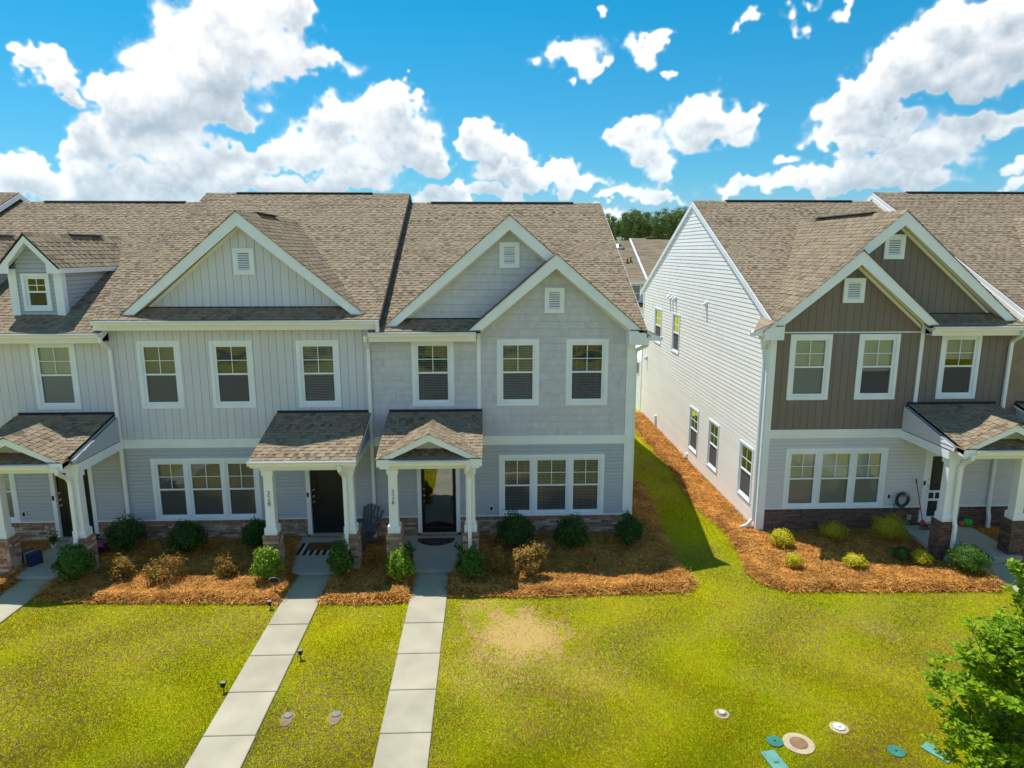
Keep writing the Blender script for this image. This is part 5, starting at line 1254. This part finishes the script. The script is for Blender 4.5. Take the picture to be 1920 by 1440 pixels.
# street tree close to the camera
TR = thing('street_tree', (6.42, 7.25, 0), 'leafy young tree filling the lower right corner of the picture', 'tree')
b = MB(); b.sweep([(6.42, 7.25, -.05), (6.44, 7.25, 1.0), (6.40, 7.27, 2.2), (6.42, 7.25, 3.4)], [.10, .085, .055, .02], sides=8); TK = b.build('trunk', M['bark'], TR)
b = MB(); LV = []
LF = MB(); LF.v = [(0, 0, 0), (.28, .22, .05), (.55, .26, .06), (1, 0, -.04), (.55, -.26, .06), (.28, -.22, .05), (.5, 0, -.02)]; LF.f = [(0, 6, 2, 1), (6, 3, 2), (0, 5, 4, 6), (6, 4, 3)]; LF.m = [0] * 4
template('tpl_leaf', LF, M['leaf_tree'])
def twig(p0, d, L, r0, lev=0):
    pts = [p0]; p = Vector(p0); d = Vector(d).normalized(); n = 5
    for i in range(n):
        d = (d + Vector((random.gauss(0, .12), random.gauss(0, .12), random.gauss(.06, .1)))).normalized(); p = p + d * L / n; pts.append(p.copy())
    b.sweep(pts, [r0 * (1 - .8 * i / n) for i in range(n + 1)], sides=4)
    for i in range(1, n + 1):
        for k in range(4 if lev else 2):
            q = pts[i] + (pts[i - 1] - pts[i]) * random.random(); LV.append((q, d))
    if lev == 0:
        for k in range(int(6 * L) + 2):
            i = random.randint(1, n); dd = (d + Vector((random.gauss(0, .8), random.gauss(0, .8), random.gauss(.25, .5)))).normalized(); twig(pts[i], dd, random.uniform(.18, .42), r0 * .4, 1)
for i in range(74):
    z = .75 + 2.55 * (i / 74.); a = i * 2.4 + random.gauss(0, .3); L = (1.18 - .20 * max(0, z - 1.6)) * random.uniform(.7, 1.05) * (.55 if z > 3 else 1)
    if math.cos(a) > .35 and random.random() < .35: continue
    twig(Vector((6.42, 7.25, z)), (math.cos(a), math.sin(a), random.uniform(.15, .65)), L, .022)
twig(Vector((5.80, 7.3, 2.9)), (-.25, .05, 1), 1.0, .012, 1); twig(Vector((5.86, 7.25, 2.95)), (-.12, .0, 1), .95, .012, 1)
twig(Vector((6.15, 7.2, 3.1)), (-.02, .0, 1), 1.05, .014, 1); twig(Vector((6.3, 7.2, 3.1)), (.05, .1, 1), 1.1, .014, 0)
b.build('branches', M['bark'], TR)
for (q, d) in LV:
    for k in range(2):
        a = random.uniform(0, 6.28); e = Vector((math.cos(a), math.sin(a), random.uniform(-.5, .35))).normalized(); e = (e + d * .4).normalized()
        up = Vector((random.gauss(0, .45), random.gauss(0, .45), 1)).normalized(); s_ = random.uniform(.06, .115); y_ = up.cross(e).normalized(); z_ = e.cross(y_)
        m = Matrix.Identity(4)
        for c in range(3): m[c][0] = e[c] * s_; m[c][1] = y_[c] * s_; m[c][2] = z_[c] * s_; m[c][3] = q[c] + e[c] * .02
        piece(TR, 'leaf', TR, tpl='tpl_leaf', mtx=m, size=s_)
flush()
TR.location = (6.64, 7.2, 0); TR.scale = (.95, .95, .93)

def tree_mesh(kind, h, seed):
    r = np.random.default_rng(seed); b = MB()
    if kind == 'pine':
        b.sweep([(0, 0, -.3), (r.normal() * .1, r.normal() * .1, h * .5), (r.normal() * .2, r.normal() * .2, h * .97)], [.42, .30, .08], sides=6); P = []
        for k in range(38):
            t = 1 - r.random() ** 1.0 * .66; z = h * t; a = r.uniform(0, 6.28); L = (1 - t) * 2.4 + .5; L *= r.uniform(.5, 1.2); L = min(L, 2.1); e = np.array([math.cos(a) * L, math.sin(a) * L, z + L * .15])
            b.sweep([(0, 0, z - .3), tuple(e)], [.08, .03], sides=3)
            for j in range(3): P.append(e * [1 - .35 * j, 1 - .35 * j, 1] + r.normal(size=(34, 3)) * [.42, .42, .22])
        P = np.concatenate(P); s = .22; lf = 'leaf_pine'
    else:
        b.sweep([(0, 0, -.3), (.05, 0, h * .35), (0, .1, h * .8)], [.3, .22, .06], sides=7); P = []
        for k in range(60):
            v = r.normal(size=3); v /= np.linalg.norm(v); c = v * r.uniform(.4, 1) * [h * .3, h * .3, h * .36] + [0, 0, h * .62]; P.append(c + r.normal(size=(60, 3)) * .38)
            if k % 3 == 0: b.sweep([(0, 0, h * .35), tuple(c)], [.08, .02], sides=4)
        P = np.concatenate(P); s = .20; lf = 'leaf_bright'
    N_ = r.normal(size=P.shape); N_ /= np.linalg.norm(N_, axis=1)[:, None]; return b, leaf_quads(P, N_, s, .7), lf
def make_tree(name, kind, h, seed, label, group):
    b, V, lf = tree_mesh(kind, h, seed); root = thing(name, (0, 0, 0), label, 'tree', group)
    b.build('trunk', M['pinebark'], root, local=True); o = fast_mesh('crown', V, 4, M[lf], root); return root
def copy_tree(root, loc, rz, sc, label=None):
    r = root.copy(); COL.objects.link(r); r.location = loc; r.rotation_euler = (0, 0, rz); r.scale = (sc, sc, sc)
    if label: r['label'] = label
    for ch in root.children:
        c = ch.copy(); COL.objects.link(c); c.parent = r
    return r
PL = 'tall pine in the tree line behind the back roofs'
protos = [make_tree('pine_tree', 'pine', 17, 100 + k, PL, 'pine trees beyond the back houses') for k in range(5)]
xs = [18 + (k // 3) * 1.45 + (k % 3) * .5 + random.uniform(-.35, .35) for k in range(66)]
for i, x in enumerate(xs):
    y = (146, 154, 163)[i % 3] + random.uniform(-3, 3); x *= y / 150; h_ = .88 + .005 * (x - 25) + random.uniform(-.08, .07)
    if i < 5: protos[i].location = (x, y, 0); protos[i].scale = (h_,) * 3
    else: copy_tree(protos[i % 5], (x, y, 0), random.uniform(0, 6), h_)
# trees across the street, seen mirrored in the windows
p = make_tree('shade_tree', 'oak', 7.5, 5, 'broad leafy tree across the street, mirrored in the windows', 'trees across the street'); p.location = (-4.5, -11.5, 0)
for (x, y, s) in ((-15, -12, .9), (7, -13, 1.0), (17, -11.5, .85), (-9.5, -22, 1.2), (1.5, -24, 1.1), (12, -25, 1.25), (26, -22, 1.2), (-24, -22, 1.2), (-20, -15, 1.), (-12, -17, 1.1), (-1, -16, .95), (3.5, -19, 1.15), (10, -18, 1.), (15, -20, 1.2), (20, -16, 1.1), (-17, -26, 1.3), (-6, -28, 1.35), (6.5, -30, 1.3), (18, -29, 1.4), (30, -28, 1.3), (-29, -28, 1.3)): copy_tree(p, (x, y, 0), x, s)

# ================================================================== houses behind
def back_house(x0, x1, zE, label, wins, front_roof=True):
    H = thing('townhouse', ((x0 + x1) / 2, 60, 0), label, 'townhouse'); y0 = 60.2; yr = y0 + 7.8; zr = zE + 7.8 * SL
    b = MB(); b.box(x0, x1, y0 + .4, y0 + 15, -.6, zE - .1); b.build('wall', M['pale_lap'], H)
    b = MB(); b.prism([(x0, y0, zE), (x0, yr, zr), (x0, y0 + 15.6, zE), (x0, y0 + 15.6, zE - .15), (x0, yr, zr - .15), (x0, y0, zE - .15)], [(x1, y0, zE), (x1, yr, zr), (x1, y0 + 15.6, zE), (x1, y0 + 15.6, zE - .15), (x1, yr, zr - .15), (x1, y0, zE - .15)])
    b2 = MB(); n = int(8.7 / SH)
    rf = b.build('roof', M['deck'], H)
    for i in range(n):
        v = i * SH; y = y0 + v * math.cos(AL) - .02; z = zE + v * math.sin(AL); x = x0 - random.random()
        while x < x1:
            a, e = max(x, x0), min(x + .9, x1); x += .9
            if e - a > .05: b2.face([(a, y, z + .02), (e, y, z + .02), (e, y + .14, z + .14 * SL + .006), (a, y + .14, z + .14 * SL + .006)]); b2.face([(a, y, z), (e, y, z), (e, y, z + .02), (a, y, z + .02)])
    tag(b2.build('shingles', M['shingle'], rf), kind='stuff')
    b = MB(); b.box(x0, x1, y0 - .12, y0, zE - .2, zE); b.build('gutter', M['gutter'], H)
    b = MB(); a = [(x0, y0, zE + .04), (x0, yr, zr + .04), (x0, yr, zr - .16), (x0, y0, zE - .16)]; b.prism([(p[0] - .14, p[1], p[2]) for p in a], a); b.build('rake_trim', M['trim'], H)
    b = MB(); b.box(x0 + 1.5, x1 - 1.5, yr - .15, yr + .15, zr, zr + .06); b.build('ridge_vent', M['vent'], H)
    for (a, e, z0, z1) in wins:
        b = MB(); m2 = front_map(y0 + .4); rframe(b, m2, a, e, z0, z1, .09, 0, .05); rbox(b, m2, a + .09, e - .09, (z0 + z1) / 2 - .03, (z0 + z1) / 2 + .03, 0, .04); w_ = b.build('window', M['trim'], H)
        b = MB(); rbox(b, m2, a + .09, e - .09, z0 + .09, z1 - .09, .005, .015); b.build('glass_pane', M['leafless'], w_)
    # garage roof in front
    b = MB(); b.prism([(x0, 55.2, 1.9), (x0, 60.6, 3.15), (x0, 60.6, 2.9), (x0, 55.2, 1.75)], [(x1, 55.2, 1.9), (x1, 60.6, 3.15), (x1, 60.6, 2.9), (x1, 55.2, 1.75)]); b.build('garage_roof', M['shingle'], H)
    b = MB(); b.box(x0, x1, 60.3, 60.58, 3.0, 3.2); b.build('flashing', M['vent'], H)
    b = MB(); b.box(x0, x1, 55.6, 60.6, -.6, 1.74); b.build('garage_wall', M['pale_lap'], H); b = MB(); b.box(x0 - .02, x1 + .02, 55.08, 55.2, 1.72, 1.9); b.build('fascia', M['trim'], H)
    return H
M['leafless'] = mat('curtained_glass', (.16, .22, .19), .1, spec=.6)
BA = back_house(2.0, 14.0, 5.05, 'far townhouse behind the gap with a metal flue on its long brown roof', [(12.2, 14.0 - .35, 3.3, 4.8), (7, 8.2, 3.3, 4.8)])
BB = back_house(14.15, 27, 5.28, 'far townhouse with the slightly higher brown roof, half hidden by the white side wall', [(17, 18.2, 3.5, 5.0)])
def flue(H, x, y, z, r, h, m, cone):
    b = MB(); b.lathe([(r * 2.6, -.1), (r * 2.6, .05), (r, .3 if cone else .08), (r, h), (r * 1.5, h), (r * 1.5, h + .18 * cone + .02), (.01, h + .2 * cone + .03)], (x, y, z), 10); b.build('roof_flue', m, H)
zf = lambda y, zE: zE + (y - 60.2) * SL
flue(BA, 12.75, 66.7, zf(66.7, 5.05), .17, .75, M['brass'], 1)
for (x, y) in ((13.35, 63.8), (13.0, 63.6), (12.2, 62.3)): flue(BA, x, y, zf(y, 5.05), .06, .4, M['black'], 0)

# ================================================================== small things
def disc(name, x, y, r, z, mats, label, cat, rings, sx=1, group=None, rot=0):
    """rings: (radius share, height, material) from outside in"""
    root = thing(name, (x, y, 0), label, cat, group)
    for (nm, r0, r1, zz, m) in rings:
        b = MB(); b.lathe([(r0 * r, -.03), (r0 * r, zz), (r1 * r, zz + .004)], (0, 0, 0), 24, sx=sx); b.build(nm, M[m], root, local=True)
    root.rotation_euler = (0, 0, rot); return root
M['teal'] = mat('green_utility_plastic', (.04, .19, .145), .6, var=.2, vscale=8); M['teal_pale'] = mat('faded_green_plastic', (.12, .30, .25), .6, var=.2, vscale=6)
M['rust'] = mat('rusty_iron', (.26, .15, .08), .8, var=.3, vscale=14, bump=.4); M['sandc'] = mat('sandy_concrete', (.46, .37, .22), .9, var=.2, vscale=6)
M['white_pl'] = mat('white_plastic', (.62, .62, .58), .5, var=.15, vscale=12); M['brownpl'] = mat('mud', (.26, .18, .11), .9, var=.2, vscale=9)
M['bluepot'] = mat('blue_pot', (.06, .17, .26), .4); M['chair'] = mat('slate_plastic', (.075, .095, .125), .5, var=.08, vscale=5)
for (x, lab) in ((-3.4, 'small round valve lid in a muddy slot, beside the 328 walk'), (-2.6, 'small round valve lid in a muddy slot, nearer the 326 walk')):
    r_ = thing('valve_cover', (x, 10.37, 0), lab, 'valve cover', 'valve lids in the lawn')
    b = MB(); b.lathe([(.10, -.02), (.105, .012), (.085, .014)], (0, 0, 0), 18, sy=1.7); b.v = [(p[0], p[1] - .09, p[2]) for p in b.v]; b.build('collar', M['brownpl'], r_, local=True)
    b = MB(); b.lathe([(.075, 0), (.075, .03), (.05, .034)], (0, 0, 0), 18); b.build('lid', M['grate'], r_, local=True)
disc('cleanout_cover', 3.93, 10.15, .125, 0, 0, 'small white cleanout cap sunk in a broken concrete ring, left of the manhole', 'cleanout cover', [('concrete_ring', 1, .72, .012, 'sandc'), ('soil', .72, .7, .016, 'brownpl'), ('cap', .42, .38, .05, 'white_pl')])
disc('cleanout_cover', 5.74, 9.74, .15, 0, 0, 'white plastic cleanout lid in a pale concrete ring, right of the manhole', 'cleanout cover', [('concrete_ring', 1, .8, .012, 'sandc'), ('cap', .62, .58, .035, 'white_pl'), ('plug', .2, .18, .055, 'white_pl')])
disc('manhole', 4.91, 9.40, .245, 0, 0, 'rusty round manhole lid set in a pale concrete collar on the lawn', 'manhole', [('collar', 1, .97, .016, 'sandc'), ('frame', .58, .57, .022, 'grate'), ('lid', .53, .52, .028, 'rust')])
disc('utility_cover', 4.55, 9.46, .13, 0, 0, 'round green utility lid just left of the rusty manhole', 'utility cover', [('lid', 1, .96, .02, 'teal'), ('bolt_hole', .12, .11, .026, 'black')])
disc('utility_cover', 6.36, 9.17, .13, 0, 0, 'round green utility lid beside the leafy tree, right of the white cap', 'utility cover', [('lid', 1, .96, .02, 'teal'), ('bolt_hole', .12, .11, .026, 'black')], sx=1)
for (x, y, w, l, rot, lab) in ((4.38, 9.0, .24, .5, 10, 'rectangular pale green utility box lid at the bottom edge, below the manhole'), (6.98, 9.12, .20, .42, 30, 'pale green utility box lid half hidden by the tree leaves')):
    r_ = thing('utility_box', (x, y, 0), lab, 'utility box'); b = MB(); b.box(-w / 2, w / 2, -l / 2, l / 2, -.03, .022); b.build('lid', M['teal_pale'], r_, local=True)
    b = MB(); b.box(-.04, .04, -.015, .015, .022, .03); b.build('pull_slot', M['teal'], r_, local=True); r_.rotation_euler = (0, 0, R(rot))
def solar(x, y, lab, lean=0):
    r_ = thing('solar_light', (x, y, 0), lab, 'garden light', 'solar lights by the walk'); b = MB(); b.sweep([(0, 0, -.05), (lean * .04, 0, .20)], .02, sides=6); b.build('stake', M['black'], r_, local=True)
    b = MB(); b.box(-.06, .06, -.05, .05, .20, .235); b.box(-.04, .04, -.05, .03, .14, .20); b.build('lamp_head', M['black'], r_, local=True)
    b = MB(); b.box(-.052, .052, -.045, .045, .236, .242); b.build('solar_panel', M['grate'], r_, local=True); r_.rotation_euler = (R(8 * lean), 0, R(10)); r_.scale = (.8, .8, .85)
solar(-3.62, 12.0, 'black stake light on the grass to the right of the 328 walk'); solar(-4.72, 11.05, 'black stake light on the grass left of the 328 walk, nearest the camera'); solar(-4.8, 13.95, 'tilted stake light at the straw edge beside the 328 walk', 1)
r_ = thing('garden_plaque', (-4.86, 14.55, .08), 'small oval black plaque on a stake beside the bright green shrub', 'garden sign')
b = MB(); b.sweep([(0, 0, -.1), (0, 0, .28)], .02, sides=6); b.build('stake', M['black'], r_, local=True)
b = MB(); b.lathe([(.13, 0), (.14, .01), (.13, .02)], (0, 0, 0), 20, sy=.55); b.v = [(p[0], -.01 - p[2], .30 + p[1]) for p in b.v]; b.build('plaque', M['grate'], r_, local=True)
b = MB(); b.lathe([(.115, 0), (.115, .006)], (0, 0, 0), 20, sy=.5); b.v = [(p[0], -.031 - p[2], .30 + p[1]) for p in b.v]; b.build('plaque_face', M['black'], r_, local=True)

# adirondack chair on the 328 porch
r_ = thing('adirondack_chair', (-3.30, 17.0, .1), 'slate-blue slatted garden chair behind the right pier of the 328 porch', 'chair')
for k in range(6):
    a = (k - 2.5) * .12; b = MB(); x = (k - 2.5) * .082; top = .98 - abs(k - 2.5) ** 2 * .018
    b.prism([(x - .036, .20, .28), (x + .036, .20, .28), (x + .036 + a * .35, .45, top), (x - .036 + a * .35, .45, top)], [(x - .036, .225, .28), (x + .036, .225, .28), (x + .036 + a * .35, .475, top), (x - .036 + a * .35, .475, top)]); b.build('back_slat', M['chair'], r_, local=True)
for k in range(5):
    b = MB(); y = -.28 + k * .1; z = .36 - k * .022; b.box(-.26, .26, y, y + .088, z, z + .02); b.build('seat_slat', M['chair'], r_, local=True)
for sx in (-1, 1):
    b = MB(); b.box(sx * .30 - .06, sx * .30 + .06, -.34, .30, .53, .555); b.build('armrest', M['chair'], r_, local=True)
    b = MB(); b.box(sx * .28 - .02, sx * .28 + .02, -.32, -.23, 0, .53); b.build('leg', M['chair'], r_, local=True)
    b = MB(); b.prism([(sx * .28 - .015, -.25, .36), (sx * .28 - .015, .52, .02), (sx * .28 - .015, .42, 0), (sx * .28 - .015, -.25, .26)], [(sx * .28 + .015, -.25, .36), (sx * .28 + .015, .52, .02), (sx * .28 + .015, .42, 0), (sx * .28 + .015, -.25, .26)]); b.build('side_rail', M['chair'], r_, local=True)
b = MB(); b.box(-.26, .26, .38, .41, .62, .68); b.build('back_rail', M['chair'], r_, local=True)
r_.rotation_euler = (0, 0, R(-32))

# mats
M['coir'] = mat('coir_mat', (.16, .085, .03), .95, var=.15, vscale=30); M['rugw'] = mat('rug_white', (.5, .5, .48), .95); M['rugb'] = mat('rug_black', (.015, .016, .02), .95)
r_ = thing('striped_rug', (-4.36, 16.72, .125), 'black and white striped rug under the brown doormat at the 328 door', 'rug')
b = MB(); b.box(-.56, .56, -.34, .34, 0, .006); b.build('rug_base', M['rugw'], r_, local=True)
for k in range(7): b = MB(); x = -.50 + k * .165; b.box(x - .045, x + .045, -.36, .36, .006, .010); b.build('stripe', M['rugb'], r_, local=True)
r_ = thing('doormat', (-4.30, 16.86, .137), 'brown coir doormat with black lettering lying on the striped rug', 'doormat')
b = MB(); b.box(-.40, .40, -.22, .22, 0, .016); b.build('mat', M['coir'], r_, local=True)
t_ = text_mesh('hello', .22, r_, M['rugb'], (-4.14, 16.76, .155), (0, 0, 0), 'lettering', .001)
r_ = thing('oval_rug', (-1.40, 17.08, .125), 'patterned dark purple half-round mat at the 326 storm door', 'doormat')
M['purple'] = mat('purple_weave', (0, 0, 0), .95, ramp=[(.05, .03, .05), (.16, .12, .14), (.08, .03, .05), (.03, .025, .045)])
b = MB()
for ir in range(7):
    for k in range(40):
        a0, a1 = math.pi * (1 + k / 40.) , math.pi * (1 + (k + .85) / 40.); q0, q1 = .07 * ir, .07 * (ir + .9)
        b.face([(q0 * math.cos(a0), q0 * math.sin(a0) * .9 + .2, .012), (q1 * math.cos(a0), q1 * math.sin(a0) * .9 + .2, .012), (q1 * math.cos(a1), q1 * math.sin(a1) * .9 + .2, .012), (q0 * math.cos(a1), q0 * math.sin(a1) * .9 + .2, .012)])
b.build('weave', M['purple'], r_, local=True)
b = MB(); P = [(.5 * math.cos(math.pi * (1 + k / 20.)), .5 * .9 * math.sin(math.pi * (1 + k / 20.)) + .2) for k in range(21)]; b.prism([(p[0], p[1], .010) for p in P], [(p[0], p[1], 0) for p in P]); b.build('backing', M['rugb'], r_, local=True)

def pot(x, y, z, r, h, m, label, leafh, lf='leaf_mid'):
    q = thing('potted_plant', (x, y, z), label, 'potted plant'); b = MB(); b.lathe([(r * .7, 0), (r, h), (r * 1.08, h), (r * 1.08, h + .02), (r * .9, h + .02), (r * .85, h - .02)], (0, 0, 0), 16); b.build('pot', M[m], q, local=True)
    k = 90; P = rng.normal(size=(k, 3)) * [r * .8, r * .8, leafh * .25] + [0, 0, h + leafh * .55]; N_ = rng.normal(size=(k, 3)) * .5 + [0, 0, 1]; N_ /= np.linalg.norm(N_, axis=1)[:, None]
    fast_mesh('leaves', leaf_quads(P, N_, .09, .6), 4, M[lf], q).location = (0, 0, 0)
    b = MB(); [b.sweep([(0, 0, h - .02), tuple(P[j])], .008, sides=4) for j in range(6)]; b.build('stem', M['bark'], q, local=True)
pot(-.56 - .1, 15.86, .12, .11, .17, 'bluepot', 'blue pot with a leafy plant by the right pier of the 326 porch', .30)
pot(-1.98, 15.86, .12, .11, .17, 'rugb', 'dark pot with a leafy plant by the left pier of the 326 porch', .34)
pot(-11.30, 17.05, .12, .07, .12, 'white_pl', 'little white pot with a thin plant on the leftmost porch', .25)
r_ = thing('delivery_box', (-11.28, 16.15, .12), 'dark blue carton with a tape strip on the leftmost porch', 'box')
M['blue_card'] = mat('blue_carton', (.02, .04, .12), .6); M['tape'] = mat('kraft_tape', (.42, .30, .18), .5)
b = MB(); b.box(-.19, .19, -.15, .15, 0, .32); b.build('carton', M['blue_card'], r_, local=True); b = MB(); b.box(-.03, .03, -.153, .153, .05, .323); b.build('tape', M['tape'], r_, local=True); r_.rotation_euler = (0, 0, R(-25))
M['pink'] = mat('pink_plastic', (.45, .02, .24), .35); M['green_pl'] = mat('lime_plastic', (.03, .42, .04), .35); M['orange'] = mat('orange_plastic', (.62, .10, .02), .35); M['blue_pl'] = mat('navy_plastic', (.02, .06, .14), .35)
r_ = thing('ride_on_toy', (-10.12, 16.85, .12), 'pink and black ride-on toy car on the leftmost porch, behind its right pier', 'toy')
b = MB(); b.prism([(-.25, -.12, .10), (.28, -.12, .10), (.24, -.10, .20), (-.05, -.10, .22), (-.25, -.10, .32)], [(-.25, .12, .10), (.28, .12, .10), (.24, .10, .20), (-.05, .10, .22), (-.25, .10, .32)]); b.build('body', M['pink'], r_, local=True)
for sx in (-.17, .18):
    for sy in (-.13, .13): b = MB(); b.lathe([(.08, -.02), (.085, 0), (.08, .02)], (0, 0, 0), 12); b.v = [(sx + p[0], sy + p[2], .08 + p[1]) for p in b.v]; b.build('wheel', M['black'], r_, local=True)
b = MB(); b.sweep([(.08, 0, .2), (.04, 0, .38)], .02, sides=6); b.lathe([(.09, .38), (.10, .40), (.09, .42), (.07, .40)], (.03, 0, 0), 14); b.build('steering_wheel', M['black'], r_, local=True)
b = MB(); b.lathe([(.09, 0), (.11, .03), (.08, .08), (.02, .10)], (-.15, 0, .3), 12); b.build('seat', M['black'], r_, local=True)
def ball(name, x, y, z, r, m, label):
    b = MB(); b.lathe([(r * math.sin(math.pi * k / 8) + .001, r - r * math.cos(math.pi * k / 8)) for k in range(9)], (0, 0, 0), 14); q = thing(name, (x, y, z), label, 'toy'); b.build('shell', M[m], q, local=True, smooth=True)
    b = MB(); b.lathe([(r * .3, 2 * r - .015), (r * .28, 2 * r + .01)], (0, 0, 0), 8); b.build('valve', M['blue_pl'], q, local=True)
ball('toy_ball', 13.12, 17.38, .21, .08, 'orange', 'small orange toy ball beside the lime green one on the right porch')
ball('toy_ball', 13.27, 17.36, .21, .12, 'green_pl', 'large lime green toy ball on the right porch floor')
ball('toy_ball', 13.17, 17.47, .3, .07, 'blue_pl', 'small navy toy ball resting behind the orange and green toys')
# broom with a wide fan head, leaning on the wall
r_ = thing('leaf_rake', (11.93, 17.28, .21), 'red-handled rake with a black fan head leaning by the white screen door', 'rake'); M['red'] = mat('red_paint', (.38, .02, .03), .4)
b = MB(); b.sweep([(0, 0, .20), (-.16, .20, 1.25)], .026, sides=8); b.build('handle', M['red'], r_, local=True); b = MB(); b.sweep([(-.155, .195, 1.22), (-.175, .22, 1.36)], .032, sides=8); b.build('grip', M['black'], r_, local=True)
b = MB(); b.prism([(-.035, 0, .24), (.035, 0, .24), (.10, -.05, .12), (-.10, -.05, .12)], [(-.035, .02, .24), (.035, .02, .24), (.10, -.03, .12), (-.10, -.03, .12)]); b.build('head', M['red'], r_, local=True)
for k in range(11): b = MB(); a = (k - 5) / 5.; b.sweep([(a * .09, -.045, .12), (a * .17, -.14, 0.012)], .011, sides=4); b.build('tine', M['black'], r_, local=True)
# hose hung on the wall
r_ = thing('garden_hose', (11.42, 17.52, .97), 'coiled dark green hose hanging on the pale siding of the brown house', 'hose'); M['hose'] = mat('green_hose', (.012, .07, .045), .4)
for k in range(7):
    b = MB(); rr = .17 + random.uniform(-.03, .025); cx, cz = random.uniform(-.015, .015), random.uniform(-.03, .02)
    b.sweep([(cx + rr * math.cos(t * 6.2832 / 20), -.01 - k * .012, cz + rr * 1.12 * math.sin(t * 6.2832 / 20)) for t in range(21)], .022, sides=6, up=(0, 1, 0)); b.build('coil', M['hose'], r_, local=True)
b = MB(); b.box(-.10, .10, -.10, .03, .10, .15); b.build('hanger', M['grate'], r_, local=True)
b = MB(); b.sweep([(-.16, -.06, -.05), (-.22, -.04, -.15), (-.18, -.04, -.35), (-.12, -.02, -.6)], .022, sides=6); b.build('tail', M['hose'], r_, local=True)
r_ = thing('stone', (1.45, 16.69, .12), 'small pale stone on the pine straw between two dark shrubs', 'stone'); b = MB(); b.lathe([(.05, 0), (.09, .03), (.07, .07), (.02, .09)], (0, 0, 0), 7, sx=1.2); b.build('rock', M['mortar'], r_, local=True)
